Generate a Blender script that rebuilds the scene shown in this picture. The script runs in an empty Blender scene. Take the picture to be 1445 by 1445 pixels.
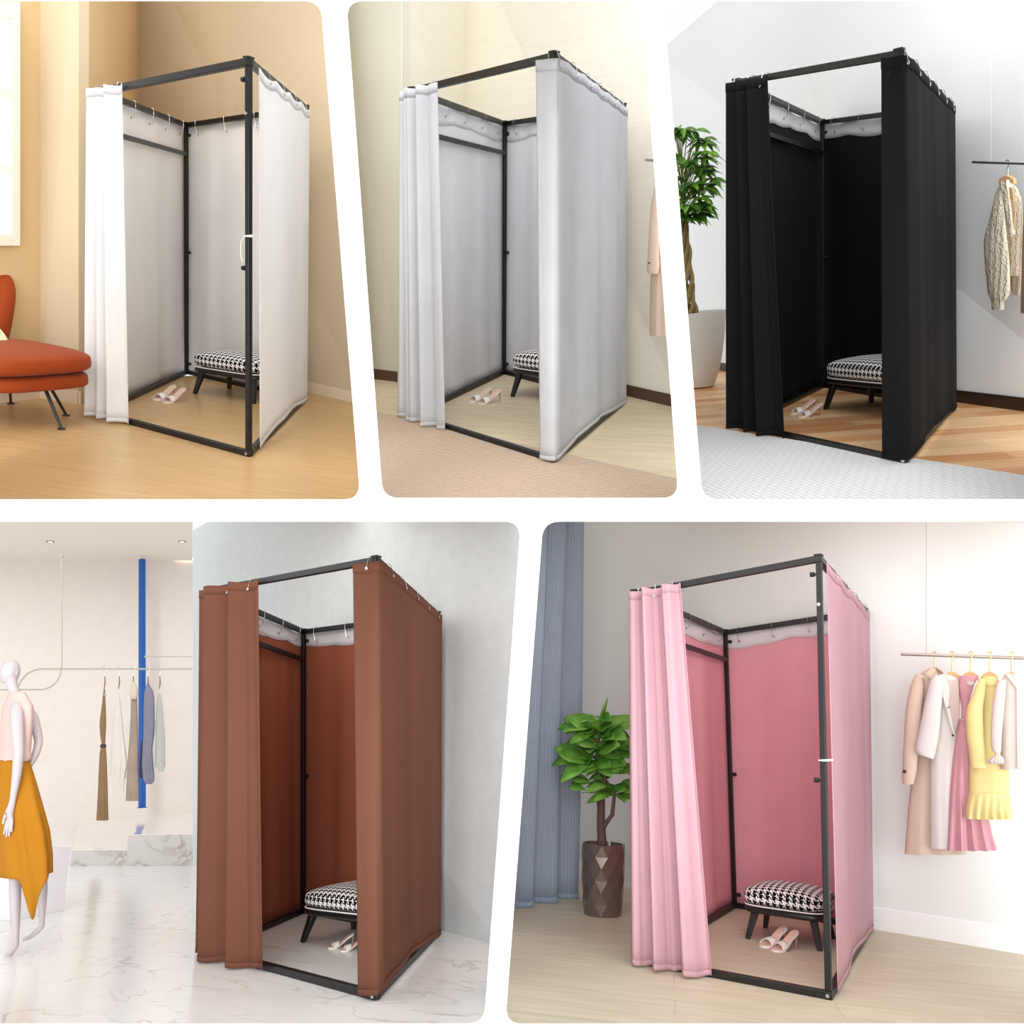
import bpy, bmesh, math, random
from mathutils import Vector, Matrix, Euler
from mathutils.geometry import tessellate_polygon
V = Vector
PI = math.pi
scene = bpy.context.scene
COL = scene.collection

# ---------------------------------------------------------------- camera, world, sun, exposure
FPX = 1150.0
CAMZ = 2.6
cd = bpy.data.cameras.new('camera'); cd.sensor_width = 36.0; cd.lens = 36.0*FPX/1445.0
cd.clip_start = 0.05; cd.clip_end = 100
cam = bpy.data.objects.new('camera', cd); COL.objects.link(cam)
cam.location = (0, 0, CAMZ); cam.rotation_euler = (PI/2, 0, 0)
scene.camera = cam
w = bpy.data.worlds.new('world'); scene.world = w; w.use_nodes = True
w.node_tree.nodes['Background'].inputs[0].default_value = (0.97, 0.98, 1.0, 1)
w.node_tree.nodes['Background'].inputs[1].default_value = 0.80
def sun(name, energy, angle, direction, color=(1, 1, 1)):
    l = bpy.data.lights.new(name, 'SUN'); l.energy = energy; l.angle = math.radians(angle); l.color = color
    o = bpy.data.objects.new(name, l); COL.objects.link(o)
    o.rotation_euler = V(direction).to_track_quat('-Z', 'Y').to_euler(); o.location = (0, -2, 6)
sun('daylight', 0.8, 30, (0.10, 1.0, -0.60), (1.0, 0.985, 0.96))
def area(name, energy, loc, aim, sx, sy, color=(1, 1, 1), spread=180):
    l = bpy.data.lights.new(name, 'AREA'); l.shape = 'RECTANGLE'; l.size = sx; l.size_y = sy; l.energy = energy; l.color = color
    l.spread = math.radians(spread)
    o = bpy.data.objects.new(name, l); COL.objects.link(o); o.location = loc
    o.rotation_euler = (V(aim)-V(loc)).to_track_quat('-Z', 'Y').to_euler(); return o
# added area fills, no real fixtures: behind the divider, overhead and behind the viewer
area('hidden_fill_shop', 30, (-1.9, 4.5, CAMZ-0.035), (-1.5, 4.6, -3), 3.4, 2.5)  # added fill for the shop, kept out of sight behind the divider
area('hidden_fill_room', 24, (1.3, 4.3, CAMZ-0.035), (1.3, 4.4, -3), 2.6, 2.1)  # added fill for the light room, also hidden by the divider
area('overhead_fill_upper_rooms', 85, (0.6, 3.7, 6.2), (0.6, 4.5, 2), 9.0, 2.4)  # unseen fill added above the frame to brighten the upper booths
area('front_fill_right', 60, (4.6, -1.6, 2.4), (3.4, 6, 2.7), 3, 4)  # added fill from the viewer's side for the dim right wall
area('front_fill_low', 215, (0.3, -3.0, 0.0), (0.3, 5, 0.6), 8, 3)  # added frontal fill aimed at the lower rooms
area('front_fill_high', 330, (1.4, -3.0, 3.4), (0.8, 5, 3.2), 9, 3)  # added frontal fill aimed at the upper rooms
scene.view_settings.view_transform = 'Standard'
scene.view_settings.look = 'None'
scene.view_settings.gamma = 1.0
scene.view_settings.use_curve_mapping = False
scene.view_settings.exposure = 0.34

# ---------------------------------------------------------------- materials
def lin(c):
    r = []
    for x in c:
        x = x/255.0
        r.append(x/12.92 if x <= 0.04045 else ((x+0.055)/1.055)**2.4)
    return (r[0], r[1], r[2], 1.0)
def newmat(name):
    m = bpy.data.materials.new(name); m.use_nodes = True
    nt = m.node_tree; b = nt.nodes['Principled BSDF']
    return m, nt, b
def N(nt, t, **kw):
    n = nt.nodes.new(t)
    for k, v in kw.items(): setattr(n, k, v)
    return n
def coords(nt, scale=(1, 1, 1), rot=(0, 0, 0), kind='Object'):
    tc = N(nt, 'ShaderNodeTexCoord'); mp = N(nt, 'ShaderNodeMapping')
    mp.inputs['Scale'].default_value = scale; mp.inputs['Rotation'].default_value = rot
    nt.links.new(tc.outputs[kind], mp.inputs[0]); return mp.outputs[0]
def ramp(nt, fac, stops):
    r = N(nt, 'ShaderNodeValToRGB'); nt.links.new(fac, r.inputs[0])
    e = r.color_ramp.elements
    e[0].position, e[0].color = stops[0]; e[1].position, e[1].color = stops[1]
    for p, c in stops[2:]:
        k = e.new(p); k.color = c
    return r.outputs[0]
def bump(nt, b, h, strength=0.3, dist=0.01):
    bm = N(nt, 'ShaderNodeBump'); bm.inputs['Strength'].default_value = strength
    bm.inputs['Distance'].default_value = dist
    nt.links.new(h, bm.inputs['Height']); nt.links.new(bm.outputs[0], b.inputs['Normal'])
def mixc(nt, fac, a, c, mode='MIX'):
    m = N(nt, 'ShaderNodeMix'); m.data_type = 'RGBA'; m.blend_type = mode
    if isinstance(fac, (int, float)): m.inputs[0].default_value = fac
    else: nt.links.new(fac, m.inputs[0])
    for i, x in ((6, a), (7, c)):
        if isinstance(x, tuple): m.inputs[i].default_value = x
        else: nt.links.new(x, m.inputs[i])
    return m.outputs[2]
def sc(c, f): return (min(1, c[0]*f), min(1, c[1]*f), min(1, c[2]*f), 1)
def plain(name, rgb, rough=0.6, metal=0.0, noise=40, nb=0.0, var=0.0, spec=0.5, coat=0.0):
    m, nt, b = newmat(name); c = lin(rgb)
    b.inputs['Roughness'].default_value = rough; b.inputs['Metallic'].default_value = metal
    b.inputs['Specular IOR Level'].default_value = spec; b.inputs['Coat Weight'].default_value = coat
    no = N(nt, 'ShaderNodeTexNoise'); no.inputs['Scale'].default_value = noise
    nt.links.new(coords(nt), no.inputs['Vector'])
    col = ramp(nt, no.outputs[0], [(0.3, sc(c, 1-var)), (0.7, sc(c, 1+var))])
    nt.links.new(col, b.inputs['Base Color'])
    if nb: bump(nt, b, no.outputs[0], nb)
    return m
def fabric(name, rgb, transl=0.0, weave=900, wb=0.12, rough=0.9, spec=0.15, var=0.03, sheen=0.0):
    m, nt, b = newmat(name); c = lin(rgb)
    b.inputs['Roughness'].default_value = rough; b.inputs['Specular IOR Level'].default_value = spec
    b.inputs['Sheen Weight'].default_value = sheen
    no = N(nt, 'ShaderNodeTexNoise'); no.inputs['Scale'].default_value = 6
    nt.links.new(coords(nt), no.inputs['Vector'])
    col = ramp(nt, no.outputs[0], [(0.3, sc(c, 1-var)), (0.7, sc(c, 1+var))])
    nt.links.new(col, b.inputs['Base Color'])
    n2 = N(nt, 'ShaderNodeTexNoise'); n2.inputs['Scale'].default_value = weave
    nt.links.new(coords(nt), n2.inputs['Vector']); bump(nt, b, n2.outputs[0], wb, 0.002)
    if transl:
        t = N(nt, 'ShaderNodeBsdfTranslucent'); t.inputs[0].default_value = c
        mx = N(nt, 'ShaderNodeMixShader'); mx.inputs[0].default_value = transl
        nt.links.new(b.outputs[0], mx.inputs[1]); nt.links.new(t.outputs[0], mx.inputs[2])
        nt.links.new(mx.outputs[0], nt.nodes['Material Output'].inputs[0])
    return m
def wood_floor(name, rgb, angle, plank=(1.2, 0.16), contrast=0.10, grain=0.12, rough=0.45, mort=0.004, warm=None):
    m, nt, b = newmat(name); c = lin(rgb); c2 = lin(warm) if warm else sc(c, 1-contrast)
    b.inputs['Roughness'].default_value = rough; b.inputs['Specular IOR Level'].default_value = 0.3
    co = coords(nt, (1, 1, 1), (0, 0, math.radians(angle)))
    br = N(nt, 'ShaderNodeTexBrick'); br.offset = 0.37; br.offset_frequency = 2
    br.inputs['Scale'].default_value = 1.0; br.inputs['Mortar Size'].default_value = mort
    br.inputs['Brick Width'].default_value = plank[0]; br.inputs['Row Height'].default_value = plank[1]
    br.inputs['Color1'].default_value = c; br.inputs['Color2'].default_value = c2
    br.inputs['Mortar'].default_value = sc(c, 0.72)
    nt.links.new(co, br.inputs['Vector'])
    mp = N(nt, 'ShaderNodeMapping'); mp.inputs['Scale'].default_value = (1.6, 16, 1)
    nt.links.new(co, mp.inputs[0])
    no = N(nt, 'ShaderNodeTexNoise'); no.inputs['Scale'].default_value = 1.6; no.inputs['Detail'].default_value = 7
    no.inputs['Distortion'].default_value = 0.7
    nt.links.new(mp.outputs[0], no.inputs['Vector'])
    g = ramp(nt, no.outputs[0], [(0.3, (1-grain, 1-grain*1.1, 1-grain*1.3, 1)), (0.68, (1+grain*0.35,)*3+(1,))])
    nt.links.new(mixc(nt, 1.0, br.outputs[0], g, 'MULTIPLY'), b.inputs['Base Color'])
    return m
def marble(name, rgb, vein, scale=1.2, rough=0.06, thick=0.022, rot=0.4, strong=0.8):
    m, nt, b = newmat(name); c = lin(rgb); vc = lin(vein)
    b.inputs['Roughness'].default_value = rough
    co = coords(nt, (1, 2.2, 1.0), (0, 0, rot))
    no = N(nt, 'ShaderNodeTexNoise'); no.inputs['Scale'].default_value = scale; no.inputs['Detail'].default_value = 6
    no.inputs['Distortion'].default_value = 1.3; nt.links.new(co, no.inputs['Vector'])
    mid = 0.5
    f = ramp(nt, no.outputs[0], [(mid-thick, (0, 0, 0, 1)), (mid, (strong,)*3+(1,)), (mid+thick*0.5, (0, 0, 0, 1))])
    n2 = N(nt, 'ShaderNodeTexNoise'); n2.inputs['Scale'].default_value = 2.4; nt.links.new(co, n2.inputs['Vector'])
    g = ramp(nt, n2.outputs[0], [(0.35, (0.05,)*3+(1,)), (0.6, (1, 1, 1, 1))])
    f2 = mixc(nt, 1.0, f, g, 'MULTIPLY')
    base = ramp(nt, n2.outputs[0], [(0.3, sc(c, 0.96)), (0.7, c)])
    nt.links.new(mixc(nt, f2, base, vc), b.inputs['Base Color'])
    return m
def woven(name, rgb, rgb2, freq, angle, bstr=0.8):
    m, nt, b = newmat(name)
    b.inputs['Roughness'].default_value = 0.95; b.inputs['Specular IOR Level'].default_value = 0.1
    co = coords(nt, (1, 1, 1), (0, 0, math.radians(angle)))
    wv = N(nt, 'ShaderNodeTexWave'); wv.inputs['Scale'].default_value = freq; wv.inputs['Distortion'].default_value = 2.2
    wv.inputs['Detail'].default_value = 1; wv.inputs['Detail Scale'].default_value = 2.5
    nt.links.new(co, wv.inputs['Vector'])
    no = N(nt, 'ShaderNodeTexNoise'); no.inputs['Scale'].default_value = 160; nt.links.new(co, no.inputs['Vector'])
    f = mixc(nt, 0.4, wv.outputs[0], no.outputs[0])
    nt.links.new(ramp(nt, f, [(0.3, lin(rgb2)), (0.6, lin(rgb))]), b.inputs['Base Color'])
    bump(nt, b, f, bstr, 0.01)
    return m
def chain_rug(name, rgb, rgb2):
    m, nt, b = newmat(name)
    b.inputs['Roughness'].default_value = 0.95; b.inputs['Specular IOR Level'].default_value = 0.1
    co = coords(nt, (1, 1, 1), (0, 0, math.radians(38)))
    br = N(nt, 'ShaderNodeTexBrick'); br.offset = 0.5
    br.inputs['Scale'].default_value = 1; br.inputs['Brick Width'].default_value = 0.075; br.inputs['Row Height'].default_value = 0.03
    br.inputs['Mortar Size'].default_value = 0.006; br.inputs['Mortar Smooth'].default_value = 1.0
    br.inputs['Color1'].default_value = lin(rgb); br.inputs['Color2'].default_value = lin(rgb)
    br.inputs['Mortar'].default_value = lin(rgb2)
    nz = N(nt, 'ShaderNodeTexNoise'); nz.inputs['Scale'].default_value = 9; nt.links.new(co, nz.inputs['Vector'])
    ad = N(nt, 'ShaderNodeVectorMath'); ad.operation = 'MULTIPLY_ADD'
    nt.links.new(nz.outputs[1], ad.inputs[0]); ad.inputs[1].default_value = (0.03, 0.03, 0); nt.links.new(co, ad.inputs[2])
    nt.links.new(ad.outputs[0], br.inputs['Vector'])
    nt.links.new(br.outputs[0], b.inputs['Base Color']); bump(nt, b, br.outputs[0], 0.35, 0.01)
    return m
def hound(name, cell):
    m, nt, b = newmat(name)
    b.inputs['Roughness'].default_value = 0.9; b.inputs['Specular IOR Level'].default_value = 0.1
    tc = N(nt, 'ShaderNodeTexCoord'); sx = N(nt, 'ShaderNodeSeparateXYZ'); nt.links.new(tc.outputs['UV'], sx.inputs[0])
    def M(op, a, c=None):
        n = N(nt, 'ShaderNodeMath'); n.operation = op
        for i, x in enumerate((a, c)):
            if x is None: continue
            if isinstance(x, (int, float)): n.inputs[i].default_value = x
            else: nt.links.new(x, n.inputs[i])
        return n.outputs[0]
    i = M('FLOOR', M('MULTIPLY', M('ADD', sx.outputs[0], 50), 8/cell)); j = M('FLOOR', M('MULTIPLY', M('ADD', sx.outputs[1], 50), 8/cell))
    wi = M('LESS_THAN', M('MODULO', i, 8), 3.5); wj = M('LESS_THAN', M('MODULO', j, 8), 3.5)
    t = M('LESS_THAN', M('MODULO', M('ADD', i, j), 4), 1.5)
    v = M('ADD', M('MULTIPLY', t, wi), M('MULTIPLY', M('SUBTRACT', 1, t), wj))
    nt.links.new(mixc(nt, v, lin((244, 243, 242)), lin((14, 14, 16))), b.inputs['Base Color'])
    return m
def glow(name, rgb, s):
    m, nt, b = newmat(name); b.inputs['Emission Color'].default_value = lin(rgb); b.inputs['Emission Strength'].default_value = s
    b.inputs['Base Color'].default_value = lin(rgb); return m
def wallpaper(name, rgb, var=0.03, sx=3, sz=60, nb=0.1):
    m, nt, b = newmat(name); c = lin(rgb); b.inputs['Roughness'].default_value = 0.85; b.inputs['Specular IOR Level'].default_value = 0.2
    no = N(nt, 'ShaderNodeTexNoise'); no.inputs['Scale'].default_value = 1; no.inputs['Detail'].default_value = 5
    nt.links.new(coords(nt, (sx, sx, sz)), no.inputs['Vector'])
    nt.links.new(ramp(nt, no.outputs[0], [(0.35, sc(c, 1-var)), (0.65, sc(c, 1+var*0.5))]), b.inputs['Base Color'])
    if nb: bump(nt, b, no.outputs[0], nb, 0.01)
    return m

BLACK = plain('black_powder_coated_steel', (13, 13, 14), 0.42, 0.0, 60, 0.0, 0.1)
CHROME = plain('chrome', (205, 205, 205), 0.18, 1.0)
WHITEBOARD = plain('white_divider_paint', (252, 252, 252), 0.9, spec=0.0)
KNOB = plain('black_plastic', (16, 16, 17), 0.45)

# ---------------------------------------------------------------- mesh builder
class MB:
    def __init__(s): s.v = []; s.f = []
    def add(s, vs, fs):
        n = len(s.v); s.v += [V(x) for x in vs]; s.f += [tuple(i+n for i in f) for f in fs]; return s
    def box(s, c, d, rz=0.0):
        x, y, z = d[0]/2, d[1]/2, d[2]/2; R = Matrix.Rotation(rz, 3, 'Z'); c = V(c)
        return s.add([c+R@V((a*x, b*y, e*z)) for a in (-1, 1) for b in (-1, 1) for e in (-1, 1)],
                     [(0, 1, 3, 2), (4, 6, 7, 5), (0, 4, 5, 1), (2, 3, 7, 6), (0, 2, 6, 4), (1, 5, 7, 3)])
    def beam(s, a, b, w, h=None, up=V((0, 0, 1)), w2=None, h2=None):
        h = h or w; w2 = w2 or w; h2 = h2 or h; a = V(a); b = V(b); d = (b-a).normalized(); up = V(up)
        if abs(d.dot(up)) > 0.97: up = V((0, 1, 0)) if abs(d.y) < 0.9 else V((1, 0, 0))
        x = d.cross(up).normalized(); y = x.cross(d).normalized()
        vs = [a+x*i*w/2+y*j*h/2 for i, j in ((-1, -1), (1, -1), (1, 1), (-1, 1))]+[b+x*i*w2/2+y*j*h2/2 for i, j in ((-1, -1), (1, -1), (1, 1), (-1, 1))]
        return s.add(vs, [(3, 2, 1, 0), (4, 5, 6, 7), (0, 1, 5, 4), (1, 2, 6, 5), (2, 3, 7, 6), (3, 0, 4, 7)])
    def loft(s, rings, cap0=True, cap1=True):
        n = len(rings[0]); vs = [p for r in rings for p in r]; fs = []
        for i in range(len(rings)-1):
            for j in range(n):
                k = (j+1) % n; fs.append((i*n+j, i*n+k, (i+1)*n+k, (i+1)*n+j))
        if cap0: fs.append(tuple(range(n))[::-1])
        if cap1: fs.append(tuple(range((len(rings)-1)*n, len(rings)*n)))
        return s.add(vs, fs)
    def tube(s, pts, r, n=8, cap=True):
        pts = [V(p) for p in pts]; rs = r if isinstance(r, (list, tuple)) else [r]*len(pts); rings = []; prev = None
        for i, p in enumerate(pts):
            d = (pts[min(i+1, len(pts)-1)]-pts[max(i-1, 0)]).normalized()
            if prev is None: x = d.orthogonal().normalized()
            else:
                x = prev-d*prev.dot(d)
                x = x.normalized() if x.length > 1e-6 else d.orthogonal().normalized()
            prev = x; y = d.cross(x)
            rings.append([p+(x*math.cos(2*PI*k/n)+y*math.sin(2*PI*k/n))*rs[i] for k in range(n)])
        return s.loft(rings, cap, cap)
    def lathe(s, prof, c=(0, 0, 0), n=32, cap0=True, cap1=False):
        c = V(c)
        return s.loft([[c+V((r*math.cos(2*PI*k/n), r*math.sin(2*PI*k/n), z)) for k in range(n)] for r, z in prof], cap0, cap1)
    def extr(s, poly, vec):
        n = len(poly); vec = V(vec); poly = [V(p) for p in poly]
        return s.add(poly+[p+vec for p in poly], [tuple(range(n)), tuple(range(2*n-1, n-1, -1))]+[(i, i+n, (i+1) % n+n, (i+1) % n) for i in range(n)])
    def grid(s, fn, nu, nv):
        vs = [fn(i/nu, j/nv) for j in range(nv+1) for i in range(nu+1)]
        return s.add(vs, [(j*(nu+1)+i, j*(nu+1)+i+1, (j+1)*(nu+1)+i+1, (j+1)*(nu+1)+i) for j in range(nv) for i in range(nu)])
    def sphere(s, c, r, n=12, m=8):
        c = V(c); r = V(r) if not isinstance(r, (int, float)) else V((r, r, r))
        return s.loft([[c+V((r.x*math.sin(PI*t)*math.cos(2*PI*k/n), r.y*math.sin(PI*t)*math.sin(2*PI*k/n), -r.z*math.cos(PI*t))) for k in range(n)]
                       for t in [0.03]+[i/m for i in range(1, m)]+[0.97]])
    def build(s, name, m, parent=None, smooth=True, angle=40, solid=0.0, subd=0, bevel=0.0, uvbox=False):
        me = bpy.data.meshes.new(name)
        me.from_pydata([tuple(p) for p in s.v], [], s.f)
        bm = bmesh.new(); bm.from_mesh(me); bmesh.ops.recalc_face_normals(bm, faces=bm.faces[:])
        if uvbox:
            uv = bm.loops.layers.uv.new('UVMap')
            for f in bm.faces:
                nn = f.normal
                for l in f.loops:
                    p = l.vert.co
                    l[uv].uv = (p.x, p.y) if abs(nn.z) > 0.62 else ((p.x, p.z) if abs(nn.y) > abs(nn.x) else (p.y, p.z))
        bm.to_mesh(me); bm.free()
        if smooth:
            me.polygons.foreach_set('use_smooth', [True]*len(me.polygons)); me.set_sharp_from_angle(angle=math.radians(angle))
        me.materials.append(m)
        o = bpy.data.objects.new(name, me); COL.objects.link(o)
        if parent: o.parent = parent
        if bevel:
            b = o.modifiers.new('bevel', 'BEVEL'); b.width = bevel; b.segments = 2; b.limit_method = 'ANGLE'
        if subd:
            b = o.modifiers.new('subd', 'SUBSURF'); b.levels = subd; b.render_levels = subd
        if solid:
            b = o.modifiers.new('thickness', 'SOLIDIFY'); b.thickness = solid; b.offset = 0
        return o
def tag(o, label=None, cat=None, group=None, kind=None):
    if label: o['label'] = label
    if cat: o['category'] = cat
    if group: o['group'] = group
    if kind: o['kind'] = kind
    return o

# ---------------------------------------------------------------- rooms: each has its own floor frame
class Room:
    def __init__(s, w, t, W, D, a, poly, name):
        k = V(w); R = Matrix.Rotation(k.length, 4, k.normalized())
        s.M = Matrix.Translation(V(t)+V((0, 0, CAMZ))) @ R; s.Mi = s.M.inverted(); s.name = name
        s.C = s.Mi @ V((0, 0, CAMZ))
        s.U = V((-1, 0, 0)); s.V = V((math.sin(a), math.cos(a), 0))
        s.W = W; s.D = D
        s.NR = V((0, 0, 0)); s.FL = s.U*W; s.BR = s.V*D; s.BL = s.FL+s.BR
        rs = [s.ray(*p) for p in poly]; s.planes = []
        cen = V((0, 0, 0))
        for r in rs: cen += r
        for i in range(len(rs)):
            n = rs[i].cross(rs[(i+1) % len(rs)]).normalized()
            if n.dot(cen) < 0: n = -n
            s.planes.append(n)
    def ray(s, px, py):
        return (s.Mi.to_3x3() @ V(((px-722.5)/FPX, 1, -(py-722.5)/FPX))).normalized()
    def fl(s, px, py, z=0.0):
        d = s.ray(px, py); return s.C+d*((z-s.C.z)/d.z)
    def onp(s, A, B, px, py, off=0.0):          # vertical plane through A, B, moved off metres towards the viewer
        A = V(A); B = V(B); e = (B-A); e.z = 0; n = V((e.y, -e.x, 0)).normalized()
        if n.dot(s.C-A) < 0: n = -n
        A = A+n*off; d = s.ray(px, py); return s.C+d*((A-s.C).dot(n)/d.dot(n))
    def nrm(s, A, B):
        e = V(B)-V(A); n = V((e.y, -e.x, 0)).normalized()
        return n if n.dot(s.C-V(A)) > 0 else -n
    def zat(s, base, px, py):                   # height above base whose image is nearest to the pixel row
        d = s.ray(px, py); h = V((d.x, d.y, 0)).normalized(); b = V(base)-s.C; b.z = 0
        t = b.dot(h)/V((d.x, d.y, 0)).dot(h); return (s.C+d*t).z
    def px(s, p):
        q = s.M @ V(p); return (722.5+FPX*q.x/q.y, 722.5-FPX*(q.z-CAMZ)/q.y)
    def mpp(s, p):                              # metres per pixel at p
        return ((s.M @ V(p)).y)/FPX
    def clip(s, poly):
        for n in s.planes:
            out = []
            for i in range(len(poly)):
                a = poly[i]; b = poly[(i+1) % len(poly)]; da = (a-s.C).dot(n); db = (b-s.C).dot(n)
                if da >= 0: out.append(a)
                if da*db < 0: out.append(a+(b-a)*(da/(da-db)))
            poly = out
            if not poly: return poly
        return poly
    def slab(s, name, poly, vec, m, kind='structure', parent=None):
        p = s.clip([V(q) for q in poly])
        if not p: return None
        o = MB().extr(p, vec).build(name, m, parent, smooth=False)
        if not parent: o.matrix_world = s.M
        if kind: o['kind'] = kind
        return o
    def upv(s, p):                              # upright direction of the wall standing at p
        p = V(p); x, y = s.px(p); n = s.ray(x, y).cross(s.ray(x, y-300)).normalized()
        d = V((0, 0, 1))-n*n.z; return d/d.z
    def wall(s, name, A, B, m, h0=0.0, h1=3.6, th=0.08, off=0.0, kind='structure'):
        n = s.nrm(A, B); A = V(A); B = V(B); a = s.upv(A); b = s.upv(B); A = A+n*off; B = B+n*off
        return s.slab(name, [A+a*h0, B+b*h0, B+b*h1, A+a*h1], -n*th, m, kind)
    def put(s, o, loc=(0, 0, 0), rz=0.0, scale=1.0):
        o.matrix_world = s.M @ Matrix.Translation(V(loc)) @ Matrix.Rotation(rz, 4, 'Z') @ Matrix.Scale(scale, 4); return o
    def thing(s, name, label, cat, loc=(0, 0, 0), rz=0.0, group=None):
        o = bpy.data.objects.new(name, None); COL.objects.link(o); o.empty_display_size = 0.1
        s.put(o, loc, rz); return tag(o, label, cat, group)
def copy_tree(o, parent=None):
    c = o.copy(); COL.objects.link(c)
    if parent: c.parent = parent
    for ch in [x for x in list(COL.objects) if x.parent == o and not x.get('_c')]: copy_tree(ch, c)
    return c
m12 = lambda y: 471+0.0765*y
m23 = lambda y: 920.5+0.076*y
m45 = lambda y: 750.5-0.0745*(y-736)
YM, YT, YB = 720, -160, 1600
SC = {
 1: Room((0.26432, 0.1604, -0.47548), (-1.54126, 4.76228, 0.37535), 1.26954, 1.4649, -0.49702, [(-160, YT), (m12(YT), YT), (m12(YM), YM), (-160, YM)], 'tan'),
 2: Room((0.31839, 0.1227, -0.71556), (0.21817, 4.63127, 0.32648), 1.15247, 1.66231, -0.3623, [(m12(YT), YT), (m23(YT), YT), (m23(YM), YM), (m12(YM), YM)], 'beige'),
 3: Room((0.28281, 0.00037, -0.71184), (2.09073, 4.43754, 0.33143), 0.8978, 1.89083, -0.10077, [(m23(YT), YT), (1600, YT), (1600, YM), (m23(YM), YM)], 'grey'),
 4: Room((-0.2619, -0.11911, -0.54701), (-0.62452, 3.69938, -2.18423), 1.24534, 1.33433, -0.39396, [(-160, YM), (m45(YM), YM), (m45(YB), YB), (-160, YB)], 'shop'),
 5: Room((-0.27594, -0.03876, -0.6195), (1.44185, 3.63768, -2.19353), 0.98953, 1.88634, -0.10825, [(m45(YM), YM), (1600, YM), (1600, YB), (m45(YB), YB)], 'light'),
}
R1, R2, R3, R4, R5 = (SC[i] for i in (1, 2, 3, 4, 5))

# ---------------------------------------------------------------- white dividers between the five rooms (one display wall)
def rounded(poly, r, grow=0.0):
    out = []; n = len(poly); P = [V((x, y)) for x, y in poly]; c = sum(P, V((0, 0)))/n
    for i in range(n):
        p = P[i]; a = (P[i-1]-p).normalized(); b = (P[(i+1) % n]-p).normalized()
        q = p+a*r; t = p+b*r
        for k in range(9):
            u = k/8; z = q*(1-u)**2+p*2*u*(1-u)+t*u*u
            z = z+(z-c).normalized()*grow
            out.append((z.x, z.y))
    return out
HO = [[(-40, 1.5), (452.5, 1.5), (508.5, 704.8), (-40, 704.8)],
      [(489, 1.5), (905.5, 1.5), (957.5, 702.8), (540, 702.8)],
      [(936.5, 1.5), (1485, 1.5), (1485, 704.8), (991, 704.8)],
      [(-40, 736), (735, 736), (683, 1444.5), (-40, 1444.5)],
      [(766.5, 736), (1485, 736), (1485, 1444.5), (713, 1444.5)]]
YF, YK = 2.93, 3.75
def board():
    outer = [(-60, -18), (1505, -18), (1505, 1463), (-60, 1463)]
    loops = [outer]+[rounded(h, 24) for h in HO]
    loopsb = [outer]+[rounded(h, 24, 3.5) for h in HO]
    W3 = lambda p, Y: V(((p[0]-722.5)/FPX*Y, Y, CAMZ-(p[1]-722.5)/FPX*Y))
    tri = tessellate_polygon([[V((p[0], p[1], 0)) for p in l] for l in loops])
    f = [p for l in loops for p in l]; b = [p for l in loopsb for p in l]; n = len(f)
    mb = MB(); mb.v = [W3(p, YF) for p in f]+[W3(p, YK) for p in b]
    for t in tri:
        mb.f.append(tuple(t)); mb.f.append(tuple(i+n for i in reversed(t)))
    k = 0
    for l in loops:
        L = len(l)
        for i in range(L): mb.f.append((k+i, k+(i+1) % L, n+k+(i+1) % L, n+k+i))
        k += L
    o = mb.build('wall_front', WHITEBOARD, smooth=False); o['kind'] = 'structure'
board()

# ---------------------------------------------------------------- room shells
def floor(r, m, A, B, back=0.6):
    # a floor that ends a little behind the wall line A-B
    n = r.nrm(A, B); e = (V(B)-V(A)).normalized(); c = (V(A)+V(B))/2-n*back
    return r.slab('floor', [c-e*12, c+e*12, c+e*12+n*14, c-e*12+n*14], V((0, 0, -0.05)), m)
# tan room
T1, T2, T3, T4, T5 = R1.fl(-170, 588), R1.fl(57, 561), R1.fl(111, 570), R1.fl(197, 500), R1.fl(545, 578)
w_tan = wallpaper('tan_wall_paint', (204, 176, 131), 0.01, 2, 2, 0)
w_tan2 = wallpaper('light_tan_wall_paint', (208, 190, 160), 0.01, 2, 2, 0)
w_tan3 = wallpaper('deep_tan_wall_paint', (226, 193, 148), 0.01, 2, 2, 0)
skirt_cream = plain('cream_skirting_paint', (232, 217, 192), 0.5)
floor(R1, wood_floor('honey_oak_planks', (208, 170, 119), -20, (2.4, 0.42), 0.06, 0.13, 0.3, 0.0025), T1, T5, 1.6)
R1.wall('wall_left', T1, T2, w_tan); R1.wall('wall_pillar_side', T2, T3, w_tan2)
R1.wall('wall_pillar_front', T3, T4, w_tan3, 0, 3.6, 0.004); R1.wall('wall_right', T4, T5, w_tan2)
for nm, a, b in (('baseboard_left', T1, T2), ('baseboard_pillar_side', T2, T3), ('baseboard_pillar_front', T3, T4), ('baseboard_right', T4, T5)):
    R1.wall(nm, a, b, skirt_cream, 0, 0.085, 0.012, 0.012)
# beige room
B0, B1, B2, B3 = R2.fl(440, 523), R2.fl(567, 539.5), R2.fl(659, 505), R2.fl(990, 583)
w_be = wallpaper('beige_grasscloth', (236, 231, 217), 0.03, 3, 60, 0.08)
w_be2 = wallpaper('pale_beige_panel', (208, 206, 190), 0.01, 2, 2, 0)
dark_skirt = plain('dark_walnut_skirting', (84, 62, 50), 0.45, noise=30, var=0.08)
floor(R2, wood_floor('pale_oak_planks', (226, 210, 177), -30, (1.6, 0.2), 0.07, 0.14, 0.4, 0.003), B0, B3, 1.2)
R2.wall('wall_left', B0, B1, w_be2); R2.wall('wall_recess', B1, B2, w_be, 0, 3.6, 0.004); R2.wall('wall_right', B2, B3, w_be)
for nm, a, b in (('baseboard_left', B0, B1), ('baseboard_recess', B1, B2), ('baseboard_right', B2, B3)):
    R2.wall(nm, a, b, dark_skirt, 0, 0.085, 0.012, 0.012)
q = R2.onp(B1, B2, 629.5, 300); e = (B2-B1).normalized()*0.03; q.z = 0.085
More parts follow.
